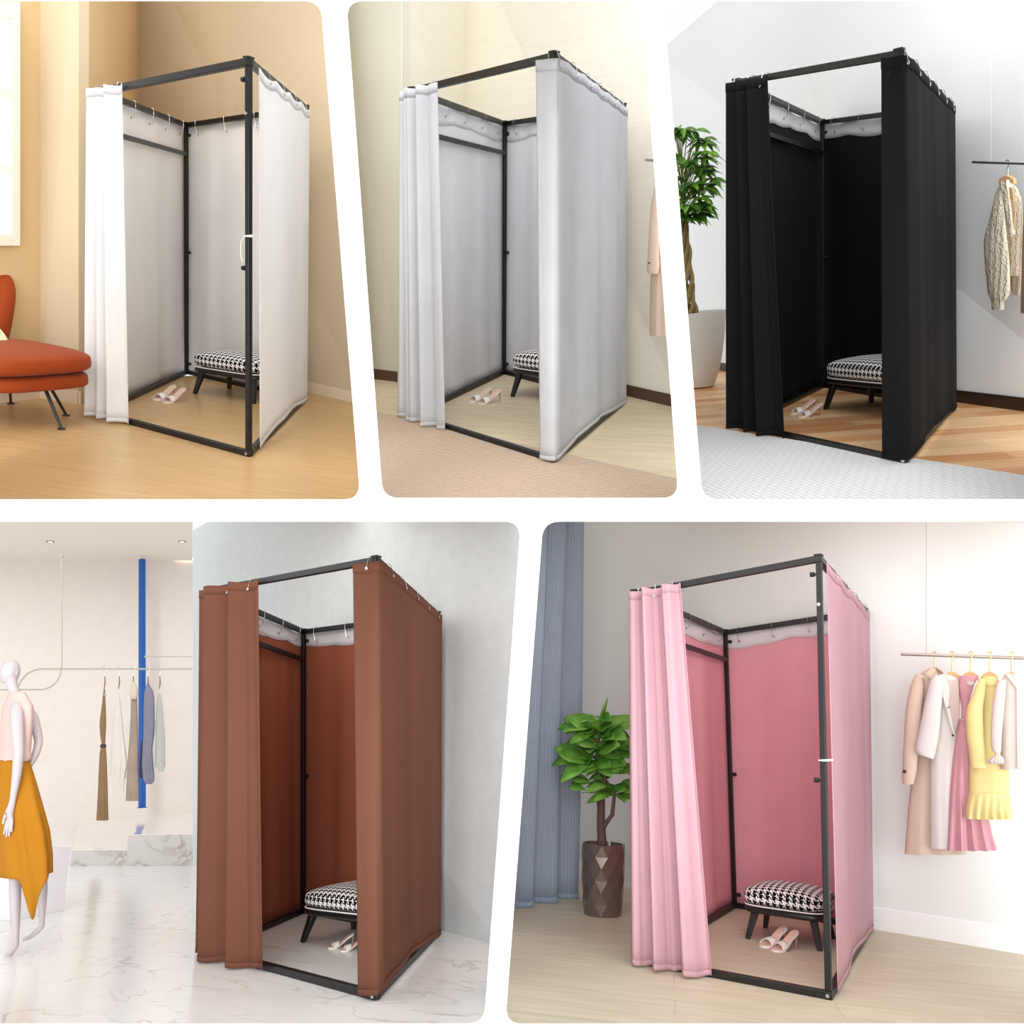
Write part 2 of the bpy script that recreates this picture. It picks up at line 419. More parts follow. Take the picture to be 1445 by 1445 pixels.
R2.wall('trim_1', q-e, q+e, plain('brass_strip', (214, 182, 120), 0.4, 0.4), 0.085, 3.6, 0.01, 0.006)
# grey room
G0, G1 = R3.fl(900, 507), R3.fl(1640, 606)
w_gr = wallpaper('cool_grey_wall_paint', (242, 244, 245), 0.01, 2, 2, 0)
floor(R3, wood_floor('oak_strip_floor', (243, 203, 156), -32, (0.75, 0.17), 0.1, 0.16, 0.4, 0.003, warm=(206, 142, 86)), G0, G1, 0.3)
R3.wall('wall_back', G0, G1, w_gr)
R3.wall('baseboard_back', G0, G1, plain('dark_brown_skirting', (50, 38, 32), 0.4), 0, 0.085, 0.012, 0.012)
# shop
S0, S1 = R4.fl(272, 1222), R4.fl(740, 1343)
D0, D1 = R4.fl(-170, 1185), R4.fl(300, 1158.5)
w_sh = wallpaper('shop_plaster', (227, 218, 210), 0.02, 6, 6, 0.1)
w_co = wallpaper('grey_stucco', (208, 212, 213), 0.035, 12, 12, 0.35)
floor(R4, marble('polished_white_marble', (246, 246, 244), (180, 170, 160), 1.1, 0.18, 0.02, 0.5, 0.55), D0, D1, 1.0)
ZC = R4.onp(D0, D1, 150, 793).z
cn = R4.nrm(D0, D1)
R4.wall('wall_back', D0, D1, w_sh, 0, ZC+0.3)
R4.wall('wall_right', S0, S1, w_co, 0, 3.6, 0.03)
# shop ceiling stops at the stucco wall and short of the back wall, leaving the light cove
def cw(p): return V((p.x, p.y, ZC))
cdir = (D1-D0).normalized()
cE = R4.onp(D0, D1, 272, 793, 0.10)
c0 = cw(D0+cn*0.10); c1 = cw(R4.onp(D0, D1, 271, 793, 0.10))
def at_x(px, off):
    # point on the ceiling plane seen at column px, off metres in front of the back wall
    lo, hi = 700.0, 1000.0
    for _ in range(40):
        mid = (lo+hi)/2; p = R4.fl(px, mid, ZC)
        dist = (p-V((D0.x, D0.y, ZC))).dot(cn)
        if dist > off: lo = mid
        else: hi = mid
    return R4.fl(px, (lo+hi)/2, ZC)
ce = [at_x(-160, 0.10), at_x(271.5, 0.10), R4.fl(271.5, 712, ZC), R4.fl(-160, 712, ZC)]
R4.slab('ceiling', ce, V((0, 0, 0.05)), plain('ceiling_paint', (230, 222, 210), 0.9))
# light room
L0, L1 = R5.fl(690, 1219), R5.fl(1640, 1379)
w_li = wallpaper('light_grey_wall_paint', (222, 225, 224), 0.01, 2, 2, 0)
skirt_w = plain('white_skirting_paint', (236, 237, 238), 0.4)
floor(R5, wood_floor('light_oak_boards', (210, 202, 180), -25, (1.9, 0.2), 0.05, 0.12, 0.45, 0.002), L0, L1, 0.3)
R5.wall('wall_back', L0, L1, w_li)
R5.wall('baseboard_back', L0, L1, skirt_w, 0, 0.125, 0.02, 0.02)
R5.wall('trim_1', L0, L1, skirt_w, 0.125, 0.14, 0.012, 0.012)

# ---------------------------------------------------------------- booths
RW = 0.034   # tube width
CORN = {1: [(352, 81), (352, 645), (135, 124), (133, 586), (435, 150), (432, 565), (262, 174), (263, 527)],
 2: [(783, 73), (780, 654), (577, 124), (577, 590), (883, 147), (881, 570), (712, 172), (711, 527)],
 3: [(1270, 69), (1277, 655), (1034, 113), (1043, 604), (1345, 145), (1347, 577), (1160, 170), (1162, 546)],
 4: [(532, 785), (531, 1412), (290, 830), (290, 1347), (621, 864), (619, 1321), (428, 889), (427, 1288)],
 5: [(1157, 783), (1172, 1412), (892, 833), (900, 1360), (1223, 860), (1229, 1312), (1023, 890), (1036, 1280)]}
for i, r in SC.items():
    c = CORN[i]; r.B = {}; r.T = {}; r.tag = i
    for j, k in enumerate(('NR', 'FL', 'BR', 'BL')):
        b = r.fl(*c[2*j+1]); d = r.ray(*c[2*j]); g = b-r.C; g.z = 0
        dh = V((d.x, d.y, 0)); t = g.dot(dh)/dh.dot(dh)
        r.B[k] = b; r.T[k] = r.C+d*t
    cen = sum(r.B.values(), V((0, 0, 0)))/4
    for k in r.B:
        n = (cen-r.B[k]).normalized()*RW*0.6
        r.B[k] = r.B[k]+n; r.T[k] = r.T[k]+n
    r.cen = cen
def along(r, A, B, x):
    lo, hi = -0.2, 1.3
    fa = r.px(A)[0] < r.px(B)[0]
    for _ in range(40):
        m = (lo+hi)/2
        if (r.px(A.lerp(B, m))[0] < x) == fa: lo = m
        else: hi = m
    return A.lerp(B, (lo+hi)/2)
def booth(r, label):
    t = r.thing('changing_booth_frame', label, 'frame')
    h = RW/2; zz = V((0, 0, 1)); B, T = r.B, r.T
    for k in B: MB().beam(B[k]+zz*RW, T[k]-zz*RW, RW*0.82, up=(1, 0, 0)).build('post', BLACK, t, bevel=0.003)
    for a, b in (('NR', 'FL'), ('NR', 'BR'), ('FL', 'BL'), ('BR', 'BL')):
        d = (T[b]-T[a]).normalized()*h
        MB().beam(T[a]-d-zz*h, T[b]+d-zz*h, RW).build('top_rail', BLACK, t, bevel=0.003)
        d = (B[b]-B[a]).normalized()*h
        MB().beam(B[a]-d+zz*h, B[b]+d+zz*h, RW).build('bottom_rail', BLACK, t, bevel=0.003)
    FK = 0.505 if r.tag < 4 else 0.46
    on = lambda k, f: B[k].lerp(T[k], f)
    MB().beam(on('FL', 0.885), on('BL', 0.885), 0.022, 0.03).build('hanging_bar', BLACK, t)
    for k, f, dx in (('NR', 0.953, -1), ('NR', FK, -1), ('BL', 0.955, 1), ('BL', FK, 1), ('BL', 0.045, 1)):
        p = on(k, f); d = V((dx, 0, 0))
        n = MB(); n.tube([p, p+d*0.03], 0.006, 8); n.tube([p+d*0.024, p+d*0.045], [0.013, 0.012], 12)
        n.build('clamp_knob', KNOB, t)
    for p in (B['NR']+zz*h, B['FL']+zz*h, on('NR', 0.875)):
        p = p+V((0, -RW*0.5, 0)); MB().tube([p, p+V((0, -0.006, 0))], 0.0085, 14).build('bolt', CHROME, t)
    for k in T: MB().box(T[k]+zz*0.002, (RW*1.2, RW*1.2, 0.01)).build('corner_cap', KNOB, t, bevel=0.002)
    return t
def polyl(path):
    L = [0]
    for i in range(1, len(path)): L.append(L[-1]+(path[i]-path[i-1]).length)
    def f(u):
        s = u*L[-1]
        for i in range(1, len(path)):
            if s <= L[i] or i == len(path)-1:
                k = (s-L[i-1])/max(1e-9, L[i]-L[i-1]); d = path[i]-path[i-1]; d.z = 0
                return path[i-1].lerp(path[i], k), d.normalized()
    f.L = L[-1]; return f
def hook(parent, p, n, drop=0.062, inner=False):
    # wire over the rail (centre p, top at p.z); n points to the side where it hangs down
    zz = V((0, 0, 1)); e = RW*0.62
    if inner: pts = [p-n*e-zz*0.03, p-n*e+zz*0.004, p+zz*0.009, p+n*e+zz*0.004, p+n*e-zz*0.034, p+n*e*0.4-zz*(drop+0.03), p-n*0.010-zz*(drop+0.035)]
    else: pts = [p-n*e-zz*0.03, p-n*e+zz*0.004, p+zz*0.009, p+n*(e+0.006)+zz*0.004, p+n*(e+0.018)-zz*0.034, p+n*(e+0.024)-zz*drop]
    hk = MB().tube(pts, 0.0018, 6).build('curtain_hook', CHROME, parent)
    c = pts[-1]; x = n.cross(zz).normalized()
    MB().tube([c+(x*math.cos(k*PI/5)+zz*math.sin(k*PI/5))*0.007 for k in range(11)], 0.003, 6, False).build('grommet', CHROME, hk)
def curtain(r, name, label, m, top, bot, zbot, folds, amp_t, amp_b, hooks, seed, sag=0.012, nu=120, nv=26, band=None, off=0.03, inner=False, ndir=None, tuck=0.0, bias=1.1, hin=0.0):
    rnd = random.Random(seed); ft = polyl(top); fb = polyl(bot); ph = [rnd.uniform(0, 6.28) for _ in range(6)]
    org = (bot[0]+bot[-1])/2; org = V((org.x, org.y, 0)); zz = V((0, 0, 1))
    def nor(p, d):
        n = V((d.y, -d.x, 0)); return n if n.dot(p-r.cen) > 0 else -n
    def prof(u, v):
        s = math.sin(2*PI*folds*u+ph[0]+0.6*math.sin(2*PI*u*1.3+ph[3])+v*0.4)
        s = math.copysign(abs(s)**0.75, s)
        return s+0.28*math.sin(2*PI*folds*2.1*u+ph[1]+1.4*v)+0.25*math.sin(2*PI*folds*0.55*u+ph[2]-v)
    def fn(u, v):
        pt, d1 = ft(u); pb, d2 = fb(u); p = pb.lerp(pt, v); d = (d2.lerp(d1, v)).normalized()
        n = nor(p, d); amp = amp_b+(amp_t-amp_b)*v; w = 0.3+0.7*min(1, 5*u, 5*(1-u))
        a = off+amp*(prof(u, v)+bias)*w
        hi = -(0.022+tuck)-sag*abs(math.sin(PI*u*max(1, hooks)))
        lo = zbot(u) if callable(zbot) else zbot
        q = p+n*a; q.z = p.z+lo*(1-v)+hi*v
        return q-org
    root = bpy.data.objects.new(name, None); COL.objects.link(root); root.empty_display_size = 0.1
    r.put(root, org); tag(root, label, 'curtain')
    MB().grid(fn, nu, nv).build('cloth_panel', m, root, solid=0.003, angle=70)
    for vv, nm in ((1.0, 'header_hem'), (0.0, 'bottom_hem')):
        h0 = 0.05 if vv else 0.025
        def fh(u, k, vv=vv, h0=h0):
            q = fn(u, vv-(1-k)*h0/2 if vv else k*h0/2); p, d = ft(u); return q+nor(p, d)*0.003
        MB().grid(fh, nu, 2).build(nm, m, root, solid=0.002, angle=70)
    if band:
        def fb2(u, k):
            q = fn(u, 1-(1-k)*(0.056+0.006*math.sin(9*u+seed))); p, d = ft(u); return q-nor(p, d)*0.006
        MB().grid(fb2, nu, 3).build('white_header_lining', band, root, solid=0.0015, angle=70)
    for i in range(hooks):
        p, d = ft((i+0.5)/hooks); n = nor(p, d)
        hook(root, p-org-n*hin, -n if inner else n, inner=inner)
    return root
def ext(p, q, k=0.03):
    return [p, q+(q-p).normalized()*k]
def dress(r, cw, mat, matin, band, xt0, xt1, xb0, xb1, flap, seed, folds, zfb=0.0, fam=0.026, gap=None):
    B, T = r.B, r.T
    curtain(r, 'front_curtain', f'{cw} pleated front curtain gathered open at the left of the {cw} booth', mat,
            [along(r, T['NR'], T['FL'], xt0), along(r, T['NR'], T['FL'], xt1)], [along(r, B['NR'], B['FL'], xb0), along(r, B['NR'], B['FL'], xb1)],
            lambda u: 0.006+zfb+0.010*abs(math.sin(u*folds*3.14+seed)), folds, fam*0.7, fam, 3, seed, nu=150, tuck=-0.01, sag=0.008)
    bz = lambda u: 0.012+0.05*math.sin(PI*min(1, u*1.05))
    if flap:
        def wrap(q, c, e):
            oc = V((c.x-r.cen.x, c.y-r.cen.y, 0)).normalized()
            n1 = V((0, -1, 0)); d1 = c-q; d1.z = 0; n1 = V((d1.y, -d1.x, 0)).normalized(); n1 = n1 if n1.dot(oc) > 0 else -n1
            d2 = e-c; d2.z = 0; n2 = V((d2.y, -d2.x, 0)).normalized(); n2 = n2 if n2.dot(oc) > 0 else -n2
            k = 0.030; m = (n1+n2).normalized()*k*1.45
            return [q+n1*k, c+n1*k*1.05-d1.normalized()*0.002, c+m*0.98, c+n2*k*1.05+d2.normalized()*0.002, e+n2*k]
        curtain(r, 'side_curtain', f'{cw} side curtain wrapping round the near right corner of its booth', mat,
                wrap(along(r, T['NR'], T['FL'], flap[0]), T['NR'], T['BR']), wrap(along(r, B['NR'], B['FL'], flap[1]), B['NR'], B['BR']), bz, 3, 0.003, 0.006, 6, seed+1, sag=0.009, off=0.0, hin=0.03)
    else:
        g = gap or 0.09
        curtain(r, 'side_curtain', f'{cw} side curtain hung behind the bare near right post of its booth', mat,
                [T['NR'].lerp(T['BR'], g*0.7), T['BR']], [B['NR'].lerp(B['BR'], g), B['BR']], bz, 2, 0.004, 0.007, 4, seed+1, sag=0.02, off=0.026)
    curtain(r, 'back_curtain', f'{cw} back curtain behind the stool inside the {cw} booth', matin,
            ext(T['BR'], T['BL']), ext(B['BR'], B['BL']), 0.012, 3, 0.006, 0.009, 4, seed+2, band=band, inner=True, off=0.024)
    curtain(r, 'left_curtain', f'{cw} inner left curtain behind the hanging bar of its booth', matin,
            ext(T['FL'], T['BL'], 0.035), ext(B['FL'], B['BL'], 0.035), 0.012, 3, 0.006, 0.009, 5, seed+3, band=band, inner=True, off=0.024)
booth(R1, 'black steel cube frame carrying the pure white curtains in the tan room')
booth(R2, 'black steel cube frame carrying the pale grey curtains in the beige room')
booth(R3, 'black steel cube frame carrying the black curtains beside the braided money tree')
booth(R4, 'black steel cube frame carrying the brown curtains in the marble floored shop')
booth(R5, 'black steel cube frame carrying the pink curtains beside the fiddle leaf fig')
cWh = fabric('white_curtain_cloth', (252, 252, 252), 0.45); cGy = fabric('pale_grey_curtain_cloth', (208, 210, 214), 0.15)
cBk = fabric('black_curtain_cloth', (14, 14, 15), 0.0, spec=0.2); cBr = fabric('brown_curtain_cloth', (112, 72, 56), 0.06, spec=0.2)
cPk = fabric('pink_curtain_cloth', (208, 168, 178), 0.22)
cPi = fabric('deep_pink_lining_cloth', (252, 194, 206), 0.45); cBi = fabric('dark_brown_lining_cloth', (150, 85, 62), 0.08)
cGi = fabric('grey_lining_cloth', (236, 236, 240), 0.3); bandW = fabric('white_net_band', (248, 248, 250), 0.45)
dress(R1, 'white', cWh, cWh, None, 133, 181, 129, 189, None, 11, 3.6, fam=0.032)
dress(R2, 'pale grey', cGy, cGi, bandW, 572, 625, 570, 637, (764, 768), 22, 3.4, fam=0.036)
dress(R3, 'black', cBk, cBk, bandW, 1033, 1093, 1033, 1117, (1252, 1252), 33, 3.6, fam=0.038)
dress(R4, 'brown', cBr, cBi, bandW, 288, 375, 286, 383, (505, 514), 44, 2.6, fam=0.045)
dress(R5, 'pink', cPk, cPi, bandW, 892, 963, 896, 1007, None, 55, 2.8, fam=0.05, gap=0.05)

# ---------------------------------------------------------------- rugs
def rug(r, name, label, x0, y0, x1, y1, m):
    a, b = r.fl(x0, y0), r.fl(x1, y1); n = r.nrm(a, b)
    p = r.clip([a, b, b+n*5, a+n*5]); c = sum(p, V((0, 0, 0)))/len(p); c.z = 0
    o = MB().extr([q-c+V((0, 0, 0.0005)) for q in p], V((0, 0, 0.006))).build(name, m, smooth=False)
    r.put(o, c); tag(o, label, 'rug')
rug(R2, 'woven_rug', 'brown ribbed woven rug lying in front of the pale grey booth', 420, 557, 1030, 694, woven('brown_ribbed_weave', (222, 200, 178), (176, 152, 130), 16, 35))
rug(R3, 'woven_rug', 'white chain-patterned rug lying in front of the black booth', 900, 588, 1560, 690, chain_rug('white_knit', (214, 215, 215), (184, 186, 187)))

# ---------------------------------------------------------------- houndstooth stools
HND = hound('houndstooth', 0.038)
def sq(t, e): return math.copysign(abs(t)**e, t)
def superbox(mb, c, d, e1=0.35, e2=0.35, n=40, m=20, dome=0.0):
    c = V(c); rings = []
    for i in range(m+1):
        ph = -PI/2+PI*(0.02+0.96*i/m); cz = sq(math.sin(ph), e1); cr = abs(math.cos(ph))**e1; ring = []
        for k in range(n):
            th = 2*PI*k/n; x = cr*sq(math.cos(th), e2); y = cr*sq(math.sin(th), e2)
            z = cz*d[2]/2
            if dome and cz > 0: z += dome*(1-x*x)*(1-y*y)*cz
            ring.append(c+V((x*d[0]/2, y*d[1]/2, z)))
        rings.append(ring)
    mb.loft(rings); return mb
def stool(r, label, loc, rz, w, d=0.42, hz=0.2, ch=0.13):
    t = r.thing('footstool', label, 'stool', loc, rz, 'houndstooth stools inside the booths')
    o = 0.035
    for x, y in ((0, 0), (w, 0), (0, d), (w, d)):
        sx = -1 if x == 0 else 1; sy = -1 if y == 0 else 1
        MB().beam((x, y, 0), (x-sx*0.04, y-sy*0.05, hz), 0.026, 0.026, up=(0, 1, 0), w2=0.042, h2=0.042).build('leg', BLKW, t, bevel=0.003)
    superbox(MB(), (w/2, d/2, hz), (w+2*o-0.02, d+2*o-0.03, 0.05), 0.5, 0.28).build('seat_frame', BLKW, t, angle=60)
    cu = superbox(MB(), (w/2, d/2, hz+0.03+ch/2-0.012), (w+2*o, d+2*o, ch), 0.55, 0.42, 60, 24, 0.025).build('seat_cushion', HND, t, angle=70, uvbox=True)
    MB().tube([V((w/2+(w/2+o-0.004)*sq(math.cos(a), 0.42), d/2+(d/2+o-0.004)*sq(math.sin(a), 0.42), hz+0.026)) for a in [2*PI*k/60 for k in range(61)]], 0.004, 6, False).build('piping', HND, cu)
    return t
BLKW = plain('black_lacquered_wood', (26, 27, 28), 0.35, coat=0.3)
SD = plain('white_satin', (244, 238, 232), 0.45); SI = plain('blush_leather_insole', (236, 198, 180), 0.5); SH = plain('pink_gold_heel', (214, 176, 160), 0.3, 0.5)
def sandal(r, label, toe, heel):
    d = heel-toe; L = 0.205; k = d.length/L*0.98; rz = math.atan2(d.y, d.x)
    t = r.thing('heeled_sandal', label, 'sandal', toe, rz, 'white heeled sandals inside the booths')
    k = max(k, 0.6)
    prof = [(0.0, 0.004, 0.006), (0.008, 0.022, 0.005), (0.03, 0.036, 0.005), (0.06, 0.039, 0.006), (0.09, 0.034, 0.018), (0.12, 0.027, 0.038), (0.15, 0.025, 0.058), (0.18, 0.027, 0.074), (0.2, 0.024, 0.082), (0.212, 0.012, 0.085)]
    def sole(z0, z1, f, nm, m, par=None):
        rings = [[V((x, -w*f, z+z0))*k, V((x, w*f, z+z0))*k, V((x, w*f, z+z1))*k, V((x, -w*f, z+z1))*k] for x, w, z in prof]
        return MB().loft(rings).build(nm, m, par or t, angle=50)
    so = sole(-0.005, 0.004, 1, 'sole', SD); sole(0.004, 0.007, 0.86, 'insole', SI, so)
    def arch(u, v):
        a = PI*(0.02+0.96*u); x = 0.035+0.045*v+0.01*math.sin(a); return V((x, -0.041*math.cos(a), 0.006+0.032*math.sin(a)+0.008*v))*k
    MB().grid(arch, 16, 6).build('toe_strap', SD, t, solid=0.004)
    MB().tube([V((0.2, 0, 0.078))*k, V((0.204, 0, 0.05))*k, V((0.2, 0, 0.001))*k], [0.011*k, 0.006*k, 0.0045*k], 10).build('stiletto_heel', SH, t)
SP = {1: ((275, 556), (358, 570), 'white'), 2: ((723, 560), (812, 575), 'pale grey'), 3: ((1165, 578), (1262, 593), 'black'), 4: ((427, 1330), (531, 1346), 'brown'), 5: ((1055, 1325), (1157, 1342), 'pink')}
SN = {1: ((216, 565), (230, 569), .88), 2: ((661, 567.5), (674, 570.5), .92), 3: ((1115, 585), (1126, 589.5), .98), 4: ((463, 1339), (480, 1343), 1.03), 5: ((1074, 1337), (1090, 1343), 1)}
for i, (a, b, cw) in SP.items():
    r = SC[i]; p, q = r.fl(*a), r.fl(*b); e = q-p
    # height of the seat from the photo's proportion: 49 px leg for a 104 px front
    hz = r.zat(p, a[0], a[1]-(b[0]-a[0])*0.42)
    stool(r, f'low stool with black and white houndstooth cushion inside the {cw} booth', p, math.atan2(e.y, e.x), e.length, 0.40, hz, hz*0.62)
    for (x, y), nm in ((SN[i][0], 'farther'), (SN[i][1], 'nearer')):
        k = SN[i][2]; sandal(r, f'{nm} white high heeled sandal of the pair on the {cw} booth floor', r.fl(x, y), r.fl(x+35*k, y-5.0*k))

# ---------------------------------------------------------------- helpers for hanging things
class Plane:
    def __init__(s, r, A, B, wall=False):
        s.r = r; s.A = V(A); s.B = V(B); s.n = r.nrm(A, B)
        s.d = r.C-(s.A+s.B)/2; s.d.z = 0; s.d.normalize()      # towards the room's open side
        if wall:
            s.n = (s.B-s.A).cross(r.upv(s.A)+r.upv(s.B)).normalized()
            if s.n.dot(r.C-s.A) < 0: s.n = -s.n
    def p(s, x, y, off=0.0):
        d = s.r.ray(x, y); return s.r.C+d*((s.A+s.n*off-s.r.C).dot(s.n)/d.dot(s.n))
def gar_mesh(pl, rows, off, d, k=0, fold=0.0, org=None, n=36, sub=4, skew=0.0, ph=0.0, tilt=0.0):
    rows = sorted(rows); fine = []
    for i in range(len(rows)-1):
        a, b = rows[i], rows[i+1]; a0 = rows[max(0, i-1)]; b1 = rows[min(len(rows)-1, i+2)]
        for j in range(sub):
            t = j/sub; o = [a[0]+(b[0]-a[0])*t]
            for c in (1, 2):
                m0 = (b[c]-a0[c])/max(1e-6, b[0]-a0[0])*(b[0]-a[0]); m1 = (b1[c]-a[c])/max(1e-6, b1[0]-a[0])*(b[0]-a[0])
                t2, t3 = t*t, t*t*t
                o.append((2*t3-3*t2+1)*a[c]+(t3-2*t2+t)*m0*0.7+(-2*t3+3*t2)*b[c]+(t3-t2)*m1*0.7)
            fine.append(o)
    fine.append(list(rows[-1])); rings = []; N0 = len(fine)
    for i, (y, xl, xr) in enumerate(fine):
        a, b = pl.p(xl, y+skew*(-1), off), pl.p(xr, y+skew, off); c = (a+b)/2; hw = (b-a)/2; v = i/(N0-1)
        dd = min(d, hw.length*0.85)
        ring = []
        for j in range(n):
            th = 2*PI*j/n; f = fold*v*math.sin(k*math.cos(th)*PI+ph+0.6*v)*hw.length if k else 0
            q = c+hw*math.cos(th)+pl.d*(dd*sq(math.sin(th), 0.8)+f*abs(math.sin(th)))
            ring.append(q-org)
        rings.append(ring)
    return MB().loft(rings)
def patch(pl, pts, off, th, org): return MB().extr([pl.p(x, y, off)-org for x, y in pts], -pl.n*th)
def hanging(pl, name, label, cat, at, group=None):
    o = pl.p(*at); t = pl.r.thing(name, label, cat, o, 0, group); return t, o
def hanger(pl, label, x, yr, off, yb, hw, wm, hm, group, r_hook=0.0035, edge=False):
    t, o = hanging(pl, 'clothes_hanger', label, 'hanger', (x, yr, off), group)
    s = pl.r.mpp(o); 
    P = lambda dx, dy: pl.p(x+dx, yr+dy, off)-o
    MB().tube([P(-2.5, 1), P(-2.6, -1.5), P(-1, -4), P(1.5, -4), P(2.8, -1.5), P(2.2, 2), P(0.4, 6), P(0, (yb-yr)*0.6), P(0, yb-yr)], r_hook, 8).build('hook', hm, t)
    if edge: MB().tube([P(0, yb-yr-2), P(0.3, yb-yr+8), P(-1, yb-yr+16)], [0.006, 0.009, 0.006], 8).build('hanger_body', wm, t)
    else:
        MB().loft([[P(u*hw, yb-yr+dy+abs(u)**1.4*hw*0.55)+pl.n*z for dy, z in ((-1, -.012), (6, -.012), (6, .012), (-1, .012))] for u in [i/6 for i in range(-6, 7)]]).build('hanger_body', wm, t, bevel=0.003)
    return t

WOODH = plain('natural_beech', (214, 170, 122), 0.5, noise=60, var=0.06); GOLD = plain('brushed_brass', (222, 178, 112), 0.3, 0.8)
STEEL = plain('brushed_steel', (190, 186, 182), 0.28, 0.9); SHW = plain('satin_champagne_steel', (190, 186, 172), 0.35, 0.55)

# ---------------------------------------------------------------- tan room: window, orange chair
wp = Plane(R1, T1, T2, True)
def wbar(x0, y0, x1, y1, off, w, th): 
    a, b = wp.p(x0, y0, off), wp.p(x1, y1, off); return a, b
wt = bpy.data.objects.new('window_1', None); COL.objects.link(wt); wt['kind'] = 'structure'; wt.matrix_world = R1.M
WFR = plain('white_window_frame', (232, 222, 204), 0.4); 
def quad(pl, x0, y0, x1, y1, off, th): return MB().extr([pl.p(x0, y0, off), pl.p(x1, y0, off), pl.p(x1, y1, off), pl.p(x0, y1, off)], -pl.n*th)
quad(wp, -140, 24, 18, 332, 0.02, 0.01).build('window_pane', glow('daylit_glass', (236, 240, 232), 0.62), wt, smooth=False)
for x0, y0, x1, y1 in ((17, 3, 29, 347), (-140, 3, 17, 26), (-140, 331, 17, 347)):
    quad(wp, x0, y0, x1, y1, 0.05, 0.05).build('window_frame', WFR, wt, smooth=False, bevel=0.004)
for y in (133, 238): MB().beam(wp.p(-140, y-18, 0.03), wp.p(18, y, 0.03), 0.03, 0.02).build('muntin', WFR, wt)

OR = fabric('burnt_orange_velvet', (146, 58, 10), 0, 700, 0.15, 0.75, 0.25, sheen=0.05)
cb = R1.fl(87, 606); 
ct = R1.thing('lounge_chair', 'burnt orange upholstered lounge chair on thin black legs by the window', 'chair', R1.fl(-2, 596), 0)
co = R1.fl(-2, 596); mp = R1.mpp(co)
zq = lambda y: R1.zat(co, 0, y)
zb, zm, zt = zq(541), zq(521), zq(484)
superbox(MB(), (0, 0.1, (zb+zm)/2), (2*90*mp, 0.62, (zm-zb)+0.02), 0.4, 0.45).build('lower_cushion', OR, ct, angle=70)
superbox(MB(), (0.0, 0.08, (zm+zt)/2-0.01), (2*99*mp, 0.70, (zt-zm)*0.92), 0.55, 0.5, dome=0.015).build('seat_cushion', OR, ct, angle=70)
bk = MB(); zt2 = zq(402)
superbox(bk, (0, 0, 0), (2*74*mp, 0.15, zt2-zm+0.1), 0.6, 0.55)
cpl = Plane(R1, co+V((-1, 0.36, 0)), co+V((1, 0.36, 0))); bx = (cpl.p(-30, 450)-co).x
bk.v = [V((v.x+bx, v.y+0.36+0.12*(v.z/(zt2-zm)), v.z+(zt2+zm)/2)) for v in bk.v]; bk.build('backrest', OR, ct, angle=70)
foot = R1.fl(87, 606)-co
for fx, fy in ((foot.x, foot.y), (-foot.x, foot.y), (foot.x*0.1, 0.40), (-foot.x*1.3, 0.36)):
    f = V((fx, fy, 0.006)); h = V((fx*0.66, fy*0.6+0.05, zb+0.01))
    lg = MB().tube([f, f.lerp(h, 0.85), h, V((fx*0.4, fy*0.4+0.06, zb+0.012))], [0.008, 0.011, 0.012, 0.011], 10).build('leg', BLKW, ct)
    MB().lathe([(0.022, -0.006), (0.022, 0.002), (0.01, 0.004)], f, 16, True, True).build('foot_pad', BLKW, lg)
pc = R1.fl(-9, 590)
pw = R1.thing('throw_cushion', 'pale green patterned cushion at the left end of the orange seat', 'cushion', Plane(R1, co+V((-1, 0.1, 0)), co+V((1, 0.1, 0))).p(-22, 486), 0.3)
pb = MB(); superbox(pb, (0, 0, 0), (0.30, 0.10, 0.24), 0.9, 0.5); pb.v = [V((v.x, v.y, v.z)) for v in pb.v]
pb.build('cushion_cover', plain('pale_green_leaf_print', (206, 210, 170), 0.8, noise=14, var=0.2), pw, angle=70)
MB().tube([V((0.15*sq(math.cos(a), 0.5), 0, 0.12*sq(math.sin(a), 0.9))) for a in [2*PI*k/40 for k in range(41)]], 0.004, 6, False).build('piping', plain('cream_piping', (232, 226, 200), 0.8), pw)
# cloth tie on the bare near post of the white and pink booths
for r, f, cw in ((R1, 0.545, 'white'), (R5, 0.56, 'pink')):
    p = r.B['NR'].lerp(r.T['NR'], 0.585 if r is R1 else 0.505)
    t = r.thing('curtain_tie', f'small white tie knotted round the near post of the {cw} booth', 'tie', p, 0)
    MB().tube([V((0.022*math.cos(a), 0.022*math.sin(a), 0)) for a in [2*PI*k/16 for k in range(17)]], 0.004, 6, False).build('loop', SD, t)
    MB().tube([V((0, -0.022, 0)), V((0.03, -0.03, 0.002)), V((0.05, -0.02, 0.006))], 0.005, 6).build('knot', SD, t)
    if r is R1: MB().tube([V((-0.022, -0.01, 0)), V((-0.045, -0.01, -0.03)), V((-0.05, -0.01, -0.09)), V((-0.035, -0.01, -0.13))], 0.0022, 6).build('string', SD, t)

# ---------------------------------------------------------------- beige room: rail and trench coat at the right edge
TR = fabric('sand_gabardine', (216, 192, 172), 0, 800, 0.1); TRS = plain('dark_horn_button', (52, 42, 38), 0.4)
p2 = Plane(R2, B2+R2.nrm(B2, B3)*0.28, B3+R2.nrm(B2, B3)*0.28)
t, o = hanging(p2, 'wall_rail', 'short steel clothes rail beside the pale grey booth', 'rail', (925, 226, 0))
MB().tube([p2.p(911, 225.5)-o, p2.p(935, 227)-o], 0.009, 14).build('rail_tube', STEEL, t)
MB().tube([p2.p(928, 226)-o, p2.p(921, -60)-o], 0.0016, 6).build('suspension_wire', plain('thin_wire', (150, 148, 144), 0.4), t)
t, o = hanging(p2, 'trench_coat', 'sand coloured coat with buttoned cuff hanging at the beige room edge', 'coat', (930, 240, 0))
gar_mesh(p2, [(258, 926, 938), (275, 922, 944), (330, 921, 948), (400, 918, 949), (473, 917, 951)], 0.0, 0.07, 3, 0.08, o).build('coat_body', TR, t)
